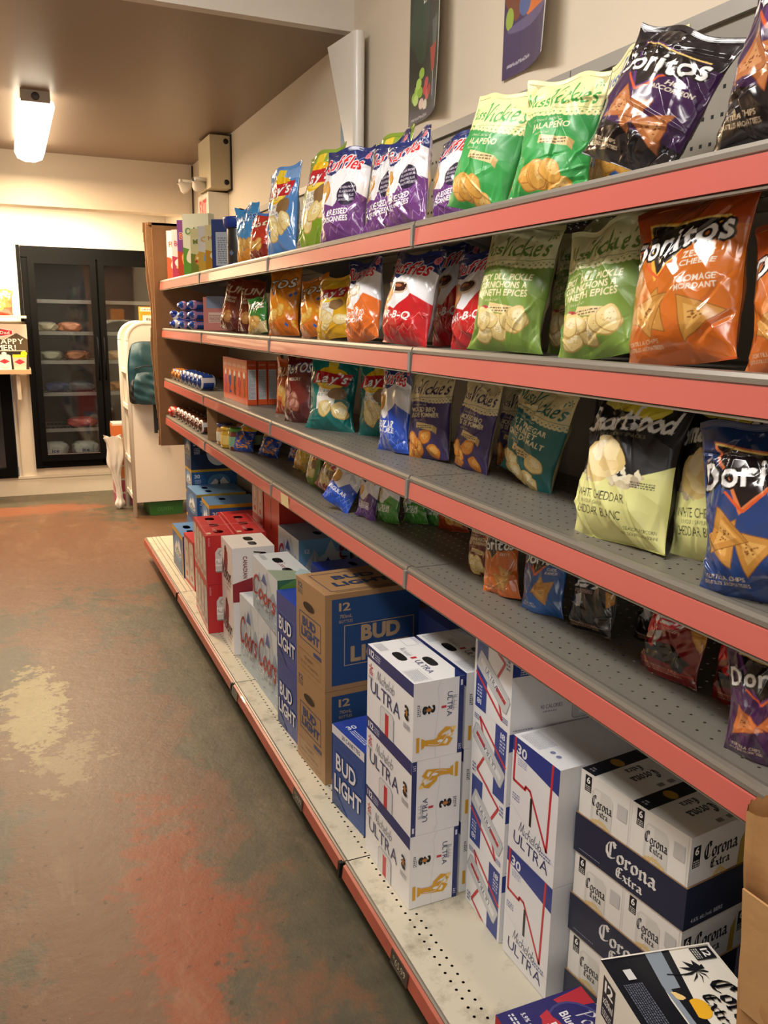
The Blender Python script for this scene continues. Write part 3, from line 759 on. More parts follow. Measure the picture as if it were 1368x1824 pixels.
# ================================================================== chip bags
CHIP = ('e0a94e', 'f0c777', 'b9792f'); PALE = ('e6cf8c', 'f3e6b8', 'bb9750'); TORT = ('c98f42', 'dfab5e', '8f5a25'); DEEP = ('d98a35', 'efb058', '9c5520')
def leaf(a, x, y, r, col):
    for k in range(5):
        t = k*1.2566+1.57; a.poly([(x, y), (x+r*.7*math.cos(t-.3), y+r*.7*math.sin(t-.3)), (x+r*math.cos(t), y+r*math.sin(t)), (x+r*.7*math.cos(t+.3), y+r*.7*math.sin(t+.3))], col)
def a_lays(body, panel, flav, seed, ftxt='3a5a3a', hi=None):
    a = Art(20, 27, body); hi = hi or panel
    a.poly([(0, 27), (0, 23), (9, 22.6), (20, 23), (20, 27)], hi)
    a.rect(8.4, 24, 11.4, 27, 'efd23a')
    a.poly([(5.5, 8), (6.6, 21), (13.6, 21), (12.6, 9.5)], 'f4f0e4')
    a.ell(10, 20.2, 6.0, 4.3, 'f2c21c'); a.ell(10.6, 19.4, 4.6, 2.9, 'f7dc57')
    a.poly([(2.4, 18.0), (4.2, 22.8), (10, 22.2), (17.8, 22.2), (16.2, 17.6), (9.6, 18.2)], 'c4202c')
    a.text("Lay's", 10.2, 20.2, 3.3, 'ffffff', w=11.5, bold=1, shear=.2, rot=.03, out='8e1420', ow=.18)
    for i, f in enumerate(flav): a.text(f, 9.6, 15.2-i*1.5, 1.0, ftxt, w=min(7, .62*len(f)+1.2))
    a.ell(13.5, 14.6, 3.0, 2.6, '8a6a44', blob=.1, seed=seed)
    a.chips(11.5, 8.4, 3.1, 4, PALE, seed, 1.5)
    return a
def a_ruffles(body, zig, flav, chip, seed, dip=None, l2=None):
    a = Art(21, 26, body)
    a.poly([(0, 9.5), (0, 26), (21, 26), (21, 12), (14.5, 14.8), (10, 10), (5, 11.5)], 'eeeef2')
    a.poly([(0, 21.5), (0, 26), (21, 26), (21, 20.5), (17, 21.8), (14.5, 20), (11, 21.5), (7.5, 19), (4, 20)], '24306e')
    a.line([(12.5, 25.5), (15, 22.6), (18, 24.6), (21, 22)], .22, '8fa2d8'); a.line([(0, 24.6), (3, 22), (5.5, 24.4), (8, 22.4)], .22, '8fa2d8')
    r = random.Random(seed)
    for k in range(9):
        x, y = r.uniform(-1, 17), r.uniform(.5, 8.5); a.line([(x, y), (x+1.6, y+2.2), (x+3, y+.4), (x+5, y+2.6), (x+6, y+1)], .13, zig)
    a.ell(4.6, 14.4, 4.1, 3.2, chip[2], .5, blob=.06, seed=seed); a.ell(4.4, 14.6, 3.8, 2.9, chip[0], .5, blob=.06, seed=seed)
    for k in range(7): a.line([(2.2+k*.75, 12.6+k*.2), (3.6+k*.75, 16.6+k*.1)], .16, chip[1])
    if dip: a.ell(9.6, 16.4, 3.3, 1.9, 'c9b59a'); a.ell(9.6, 16.6, 2.8, 1.4, dip); a.ell(9.0, 17, 1.2, .5, 'ffffff' if dip != '3a1410' else 'a8603a')
    a.text('Ruffles', 10.2, 22.0, 3.7, 'd8232f', w=15.5, bold=1, shear=.18, rot=-.05, arc=.5, out='f4f4f8', ow=.26)
    a.text('Ruffles', 10.2, 22.0, 3.7, 'd8232f', w=15.5, bold=1, shear=.18, rot=-.05, arc=.5)
    a.ell(18.3, 24.4, 1.2, 1.2, 'e88f9c'); leaf(a, 18.3, 24.4, .9, 'c02030')
    a.text(flav[0], 9.2, 8.4, 2.0 if l2 is None else 1.5, 'ffffff', w=12.5, bold=1, shear=.2)
    if len(flav) > 1: a.text(flav[1], 9.2, 6.5, 1.4, 'ffffff', w=12.5, bold=1, shear=.2)
    if l2:
        a.ell(14.6, 13.2, 3.3, 3.3, '2c2340')
        for i, q in enumerate(('EVEN MORE', 'FLAVOURFUL!', 'ENCORE PLUS', 'SAVOUREUSES')): a.text(q, 14.6, 15-i*1.15, .62, 'e8e0f0', w=5)
    return a
def a_vickie(body, cream, txt, flav, seed, chips=CHIP, veg=False, light=None):
    a = Art(21, 27, body)
    if light: a.poly([(0, 0), (0, 12), (9, 16), (21, 11), (21, 0)], light)
    a.poly([(0, 19), (0, 27), (21, 27), (21, 19.6), (10, 18.6)], cream)
    for k in range(17): a.ell(.6+k*1.25, 18.9+.4*math.sin(k*.4), .75, .7, cream); a.ell(.6+k*1.25, 19.0+.4*math.sin(k*.4), .22, .2, txt, n=8)
    a.line([(0, 19.9), (5, 19.5), (10, 19.8), (16, 19.6), (21, 20.2)], .12, txt)
    a.pen("Miss", 5.0, 22.8, 3.2, txt, w=6.6, nib=.3, ang=.9, thin=.09)
    a.pen("Vickie's", 13.8, 23.0, 4.4, txt, w=11.5, nib=.3, ang=.9, shear=.12, thin=.09)
    leaf(a, 19, 25.4, 1.0, txt)
    a.pen('crowd since', 9, 17.6, .9, 'd9d4b0', w=7)
    for i, f in enumerate(flav): a.text(f, 10.2, 15.9-i*1.75, 1.35, 'ece2b8', w=min(14, 1.0*len(f)+1), bold=1)
    y = 15.9-len(flav)*1.75
    a.pen('since', 8.5, y+.3, .8, 'd9d4b0', w=4)
    a.poly([(8, y-2.2), (8.3, y-.4), (15.5, y-1.4), (15.2, y-3.2)], 'e7cf96'); a.poly([(15.2, y-3.2), (16.6, y-4.2), (16.8, y-2.2), (15.5, y-1.4)], 'c9a768')
    a.fine(8.7, y-2.4, 15, y-1.2, 2, '6a5a3a', seed)
    if veg:
        a.ell(4.2, 7.5, 1.4, 3.1, 'd8d24a', .7); a.ell(3.4, 6.8, 1.2, 2.6, '4d7a2c', .7); a.ell(7.6, 8.6, 2.0, .8, 'a8283a', -.4)
    a.chips(9.5, 4.8, 2.7, 9, chips, seed, 2.4)
    return a
def a_dorito(body, flav, seed, tri=TORT, glow='e8b23a', top=None, logo='ffffff', chipx=10, low=None):
    a = Art(22, 28, body)
    if top: a.poly([(0, 28), (0, 20), (22, 22), (22, 28)], top)
    if low: a.poly([(0, 0), (0, 8), (22, 6), (22, 0)], low)
    a.poly([(3.6, 25.6), (19.5, 23), (15.5, 21.5), (8.8, 14.0)], glow); a.poly([(4.3, 25.1), (18.5, 22.9), (15.0, 21.3), (9.0, 15.2)], '1c1416')
    a.line([(6, 17.6), (9.3, 14.6), (15.5, 21.4)], .45, 'd85a28')
    a.line([(4.0, 25.2), (11, 23.9), (18.8, 23.2)], .3, 'f4d27a')
    a.text('Doritos', 10.6, 20.9, 4.0, logo, w=18.2, bold=1, shear=.12, rot=.11, out='120e10', ow=.42)
    a.text('Doritos', 10.6, 20.9, 4.0, logo, w=18.2, bold=1, shear=.12, rot=.11)
    for i, f in enumerate(flav): a.text(f, 15.6, 17.6-i*1.35, 1.0 if i % 3 == 0 else .9, 'efe4d4', w=min(9, .75*len(f)+1), bold=1, shear=.12)
    a.chips(chipx, 8.6, 4.2, 3, tri, seed, 1.5, tri=True)
    a.text('TORTILLA CHIPS', 6.5, 3.8, .7, 'e0c8a8', w=7); a.text('CROUSTILLES AROMATISEES', 6.5, 2.8, .6, 'e0c8a8', w=8)
    return a
def a_smart():
    a = Art(23, 28, 'e4e498')
    a.poly([(0, 12.5), (0, 28), (23, 28), (23, 16), (17, 13), (9, 12)], '16161a')
    a.ell(14.5, 26.2, 5, 2.2, 'd8c83a', blob=.2); a.ell(8, 27, 3, 1.4, 'e8dc6a', blob=.2)
    a.pen('Smartfood', 11.5, 23.4, 4.2, 'f6f6f2', w=18.5, nib=.34, ang=.6, shear=.15, rot=.06, thin=.16)
    a.text('DELICIOUS SNACKS', 12, 20.4, .6, '8a8a70', w=9)
    q = random.Random(3)
    for k in range(34):
        x, y = q.uniform(3.6, 17.5), q.uniform(11.2, 14.6); a.ell(x, y, q.uniform(.5, 1.1), q.uniform(.5, .9), q.choice(['e9dfc0', 'cfc09a', 'b9ab90', 'f2ead2']), blob=.25, seed=k)
    a.ell(9.3, 15.2, 4.6, 4.2, 'd9bf7c', blob=.12, seed=4); a.ell(9.6, 16.0, 4.2, 3.6, 'efdca6', blob=.14, seed=5); a.ell(8.2, 17.2, 2.2, 1.6, 'f8eccb', blob=.2, seed=6); a.ell(11.2, 14.6, 2.0, 1.4, 'e3c98c', blob=.2, seed=7)
    for x, y, w, f, h in ((9.6, 8.8, 11.5, 'WHITE CHEDDAR', 1.6), (8.2, 7.2, 6, 'FLAVOUR / SAVEUR', .7), (9.2, 5.6, 10.8, 'CHEDDAR BLANC', 1.6)): a.text(f, x, y, h, '1d1d18', w=w)
    a.text('SEASONED POPCORN', 18, 3.6, .6, '3a3a28', w=6); a.text('MAIS SOUFFLE ASSAISONNE', 17.6, 2.6, .55, '3a3a28', w=7.4)
    a.fine(16, 11.2, 20.5, 12.4, 3, '4a4a38')
    return a
def a_f1(body, dk, seed):
    a = Art(20, 26, dk); a.poly([(1, 26), (1, 11), (12, 15), (19, 26)], body); a.rect(0, 18, 20, 26, body)
    a.poly([(3.4, 15.4), (5.8, 17.6), (12, 17.6), (11.4, 16.9), (6.8, 16.9), (5.2, 15.4)], 'f4f4f6'); a.poly([(6.4, 15.4), (7.6, 16.4), (10.6, 16.4), (9.8, 15.4)], 'f4f4f6'); a.poly([(11.2, 15.4), (13.4, 17.6), (15, 17.6), (12.8, 15.4)], 'f4f4f6')
    a.fine(5, 13.6, 12, 14.8, 3, 'c8a8a8', seed)
    a.chips(17, 13.5, 3.0, 2, TORT, seed, .7, tri=True)
    a.poly([(3, 8), (5, 11), (12, 9.6), (17.5, 6.4), (16, 4.6), (5, 5)], '25262c'); a.poly([(4.2, 9.5), (6.4, 11.8), (9, 10.4), (7, 8)], body if body != '2e3138' else '9aa0aa')
    a.poly([(5.6, 12.4), (8, 13.4), (8.4, 8.8), (6.4, 9)], 'c8ccd4'); a.ell(4.6, 6.4, 1.9, 1.9, '0e0e10'); a.ell(14.6, 5.2, 2.1, 2.1, '0e0e10'); a.ell(14.6, 5.2, .9, .9, '6a6a70'); a.ell(10.8, 9.2, 1.6, 1.0, '0e0e10')
    a.line([(1, 4), (9, 2.4), (19, 3)], .3, 'b03a3a' if body[0] == 'd' else '8a8d94')
    a.fine(4, 1.8, 15, 3.4, 3, 'b08a6a', seed+2)
    return a
def a_generic(body, c2, logo, lc, flav, seed, chips=CHIP, tri=False, dots=None, w=19, h=25):
    a = Art(w, h, body); a.poly([(0, 0), (0, h*.34), (w*.5, h*.22), (w, h*.36), (w, 0)], c2)
    if dots:
        q = random.Random(seed)
        for k in range(13): x, y = q.uniform(1, w-1), q.uniform(2, h-7); a.poly([(x-.8, y), (x, y+.9), (x+.8, y), (x, y-.9)], dots if k % 2 else 'f0b63a')
    if tri: a.chips(w*.5, h*.32, 2.6, 5, chips, seed, 1.6, tri=True)
    else: a.chips(w*.5, h*.32, 2.5, 5, chips, seed, 1.7)
    a.text(logo, w*.5, h*.80, 3.2, lc[0], w=w*.78, bold=1, shear=.15, rot=.04, out=lc[1], ow=.3)
    for i, f in enumerate(flav): a.text(f, w*.5, h*.64-i*1.6, 1.1, 'f4ead8', w=min(w*.7, len(f)*.8+1), bold=1)
    return a
def cheet(body, seed):
    a = Art(18, 22, body); a.poly([(0, 17), (0, 22), (18, 22), (18, 18)], 'e0a51c')
    q = random.Random(seed)
    for k in range(26):
        x, y = q.uniform(1.5, 16.5), q.uniform(3, 15.5); t = q.uniform(0, 3.1); dx, dy = 1.2*math.cos(t), 1.2*math.sin(t)
        a.line([(x-dx, y-dy), (x+dy*.5, y-dx*.5), (x+dx, y+dy)], .75, 'b9601c', True); a.line([(x-dx, y-dy+.1), (x+dy*.5, y-dx*.5+.1), (x+dx, y+dy+.1)], .45, 'e9a23c', True)
    return a

D = make_bag
D('lays_blue', a_lays('4f86c6', 'f4f0e4', ('LIGHTLY', 'SALTED', 'LEGEREMENT'), 1, '34588c', hi='7fa8dc'), .20, .30, .07, '7fa8dc', '5f90cc', '3f70b4', 11)
D('lays_dill', a_lays('7a9a2a', 'f4f0e4', ('DILL PICKLE', 'CORNICHONS', "A L'ANETH"), 2, '3a4a22', hi='93ad42'), .20, .31, .07, '93a852', '8aa63a', '6c8c22', 12)
D('lays_teal', a_lays('12706c', 'f4f0e4', ('SALT & VINEGAR', 'SEL ET VINAIGRE'), 3, '1f6a72', hi='1b7f78'), .195, .27, .075, '16605c', '1b7f78', '0f5f5c', 13)
D('lays_teal2', a_lays('12706c', 'f4f0e4', ('SALT & VINEGAR', 'SEL ET VINAIGRE'), 33, '1f6a72', hi='1b7f78'), .195, .27, .085, '16605c', '1b7f78', '0f5f5c', 44, res=1.6)
D('lays_yellow', a_lays('e0a91c', 'f4f0e4', ('CLASSIC', 'CLASSIQUE'), 4, '7a5a1a', hi='e9b830'), .20, .25, .075, 'd0a024', 'e0ac1c', 'c98f12', 14, res=1.5)
AD = a_ruffles('6f3d80', 'b48cd0', ('ALL DRESSED', 'ASSAISONNEES'), CHIP, 5, l2=1)
D('ruf_purple', AD, .215, .265, .09, 'e8e8ee', '24306e', '5c2f7c', 15); D('ruf_purple_b', AD, .215, .265, .08, 'e8e8ee', '24306e', '5c2f7c', 16, crumple=1.5)
BQ = a_ruffles('c81f28', 'f08a84', ('BAR-B-Q',), DEEP, 6, dip='3a1410')
D('ruf_bbq', BQ, .23, .25, .095, 'd8d8de', '24306e', 'b01a22', 17); D('ruf_bbq_b', BQ, .23, .25, .085, 'd8d8de', '24306e', 'b01a22', 18)
D('ruf_orange', a_ruffles('e0702a', 'f6b484', ('LOADED POTATO', 'CHEDDAR'), CHIP, 7, dip='f2ead8'), .20, .25, .085, 'e8e8ee', '24306e', 'c8601e', 19, res=1.4)
D('ruf_green', a_ruffles('3f9a48', 'a4d8a4', ('SOUR CREAM', 'CREME SURE'), CHIP, 8, dip='f2f2ea'), .20, .25, .085, 'e8e8ee', '24306e', '2f8238', 20, res=1.4)
D('ruf_blue', a_ruffles('2452c4', '7fa2f0', ('REGULAR', 'NATURE'), CHIP, 9), .16, .25, .07, 'e8e8ee', '24306e', '1f46ac', 21, crumple=1.3)
JA = a_vickie('2f9648', 'efe9a8', '3ea34a', ('JALAPEÑO',), 10, CHIP, light='37a24e')
D('vic_jal', JA, .22, .29, .09, 'd8d09a', 'efe9a8', '1f7a3a', 22, matte=True); D('vic_jal_b', JA, .22, .29, .075, 'd8d09a', 'efe9a8', '1f7a3a', 23, matte=True, crumple=1.5)
DP = a_vickie('6b8a35', 'd9d7a6', '5c7f33', ('SPICY DILL PICKLE', 'CORNICHONS A', "L'ANETH EPICES"), 11, PALE, veg=True, light='7b9a42')
D('vic_dill', DP, .22, .265, .09, 'b9b88c', 'd9d7a6', '5a7a2a', 24, matte=True); D('vic_dill_b', DP, .22, .265, .08, 'b9b88c', 'd9d7a6', '5a7a2a', 25, matte=True, crumple=1.3)
D('vic_blue', a_vickie('3568ac', 'efe6b0', '2f62b0', ('SWEET CHILI &', 'SOUR CREAM'), 12, CHIP), .22, .31, .09, 'd9d2a0', 'efe6b0', '2a5796', 26, matte=True)
SB = a_vickie('43366a', 'e2d3a6', '2e2550', ('SMOKED BBQ', 'BOIS DE POMMIER'), 13, DEEP)
D('vic_purple', SB, .18, .235, .075, 'cfc09a', 'e2d3a6', '382c5c', 27, matte=True); D('vic_purple_b', SB, .18, .235, .07, 'cfc09a', 'e2d3a6', '382c5c', 28, matte=True, crumple=1.4)
D('vic_teal', a_vickie('1f6a68', 'dccf9c', '1f6f66', ('MALT VINEGAR', 'MARIN ET', 'POIVRE DE MALT'), 14, PALE), .22, .245, .085, 'c9bd90', 'dccf9c', '17595a', 29, matte=True, crumple=1.3)
D('vic_maroon', a_vickie('6e2a24', 'e4d4a4', '6a2a24', ('ORIGINAL RECIPE', 'RECETTE ORIGINALE'), 15, PALE), .12, .17, .045, 'cfc09a', 'e4d4a4', '5c2220', 30, matte=True, res=1.3)
ZC_ = a_dorito('cf7026', ('ZESTY', 'CHEESE', '', 'FROMAGE', 'MORDANT'), 16, glow='e8b23a', top='b24a18', low='d06a24')
D('dor_zesty', ZC_, .235, .28, .10, 'b8642a', '8a3a14', 'c9521c', 31); D('dor_zesty_b', ZC_, .235, .27, .09, 'b8642a', '8a3a14', 'c9521c', 32)
PU = a_dorito('3f2150', ('HOT', 'ACCORDEON'), 17, tri=('b8703e', 'd0935e', '7a3c24'), glow='5a2f74', top='1c161e', low='17121a')
D('dor_purple', PU, .23, .28, .09, '221a26', '1c161e', '2c1838', 34, crumple=1.6); D('dor_purple_b', PU, .23, .28, .09, '3a1f4a', '47245c', '33184a', 35, crumple=1.2)
D('dor_cool', a_dorito('1f3f7c', ('COOL', 'RANCH'), 18, glow='d87a4a', top='16305f'), .22, .27, .09, '24406e', '16305f', '1b2f62', 36, crumple=1.5)
D('dor_cool_s', a_dorito('1f5aa4', ('COOL', 'RANCH'), 19, glow='d87a4a'), .12, .17, .045, '5a6a80', '1a4a88', '16305f', 37, res=1.3)
D('dor_zesty_s', a_dorito('cf6a26', ('ZESTY',), 20), .12, .17, .045, '8a8f96', '8a4a24', 'b8501c', 38, res=1.3, crumple=1.4)
D('dor_purple_s', a_dorito('43204a', ('BOLD', 'BBQ', 'ECLATE'), 21, tri=('c8703a', 'e0935a', '8a3c20'), glow='6a3a74'), .16, .17, .055, '3a1f44', '43204a', '331838', 39, crumple=1.4)
D('smart', a_smart(), .23, .275, .105, '2a2a24', '16161a', 'd0d27c', 40, matte=True, crumple=1.5); D('smart_b', a_smart(), .23, .265, .09, '2a2a24', '16161a', 'd0d27c', 41, matte=True)
D('f1_dark', a_f1('2e3138', '1b1d22', 22), .135, .165, .05, '8a8d92', '2a2d33', '14161a', 42, crumple=1.5, res=1.3)
D('f1_red', a_f1('da2832', '7a1a1e', 24), .155, .165, .05, '6a5a50', 'a81c26', '4a1012', 43, crumple=1.5, res=1.3)
G = a_generic
D('sun_brown', G('8a3a22', '6a2018', 'SUN', ('f0dcc0', '8a3a22'), ('HARVEST', 'CHEDDAR'), 30, ('c98a4a', 'e0a866', '8a4a22')), .18, .25, .08, '7a3020', '8a3a22', '6a2018', 50, res=1.9)
D('green_tan', G('3f8a3a', 'd8c088', 'VEGGIE', ('f2ecd8', '2f6a2c'), (), 31, w=14, h=16), .14, .165, .06, '3f8a3a', '3f8a3a', '2f7a2c', 51, res=1.9)
D('os_orange', G('e08a1c', 'd9741a', "TOS", ('f4f4f0', '14141a'), (), 32, ('e8b24a', 'f2cc70', 'b87822'), dots='2a62b8'), .19, .255, .085, 'a85a1a', 'c9741a', 'c8641a', 52, res=1.6)
D('bag_sky', G('4a9ad8', 'ee9a2a', 'Roms', ('2a4a9c', '9accf0'), (), 33), .17, .25, .07, '4a9ad8', '4a9ad8', 'd8841c', 53, res=1.9)
D('bag_red', G('c23a2a', '8a2018', 'Hot', ('f4e4c8', '5a1010'), (), 34), .15, .19, .06, 'a83024', '4a7ac0', '8a2018', 54, res=1.9)
D('hickory', G('6e1f1c', '54141a', "DUTOS", ('f6f2e4', '1f3f8a'), ('HICKORY',), 35, ('9c5a4a', 'c89080', '6a3028')), .165, .255, .075, '5a1a18', 'd8a42a', '54141a', 55, res=1.5)
D('orange_s', G('cf6026', 'a8401a', 'CRUNCH', ('f2e0c0', '8a3010'), (), 36, w=15, h=18), .15, .18, .06, 'b8501e', 'cf6026', 'a8401a', 56, res=1.9)
D('yellow_s', G('d8b42a', 'b8921a', 'ORIGINAL', ('fff4d0', '9a741a'), (), 37, w=15, h=18), .13, .15, .05, 'c8a424', 'd8b42a', 'b8921a', 57, res=1.9)
D('lays_dill_s', a_lays('6f8a26', 'f4f0e4', ('DILL PICKLE',), 38, '3a4a22'), .12, .17, .05, '6f8a26', '7f9a36', '5f7a1e', 58, res=1.6)
D('lays_red_s', a_lays('8a2a22', 'f4f0e4', ('BAR-B-Q',), 39, '6a1a1a'), .12, .17, .05, '7a2a22', 'a03a2a', '6a1c1a', 59, res=1.6)
D('ruf_blue_s', a_ruffles('2458d0', 'a8c0f8', ('REGULAR',), CHIP, 40), .12, .17, .04, 'c9c9ce', 'c9c9ce', '1f46ac', 60, res=1.3)
D('ruf_purple_s', a_ruffles('5c2f7c', 'b48cd0', ('ALL DRESSED', 'ASSAISONNEES'), CHIP, 41), .10, .16, .04, 'c9c9ce', '24306e', '4c2668', 61, res=1.4)
D('ruf_green_s', a_ruffles('4c9a3a', 'a8d890', ('SOUR CREAM', 'CREME SURE'), PALE, 42), .12, .165, .045, 'c9c9ce', '24306e', '3c8a2e', 62, res=1.4)
D('cheet', cheet('1f46a0', 43), .14, .15, .06, 'e0a51c', '1f3f90', 'b9601c', 63, res=1.5, crumple=.7)

def zz(k): return ZS[k]+(.004 if k in (1, 2) else 0)
G1, G2, G3, G4 = ('chip bags on the top shelf', 'chip bags on the second shelf', 'chip bags on the third shelf', 'small chip bags on the fourth shelf')
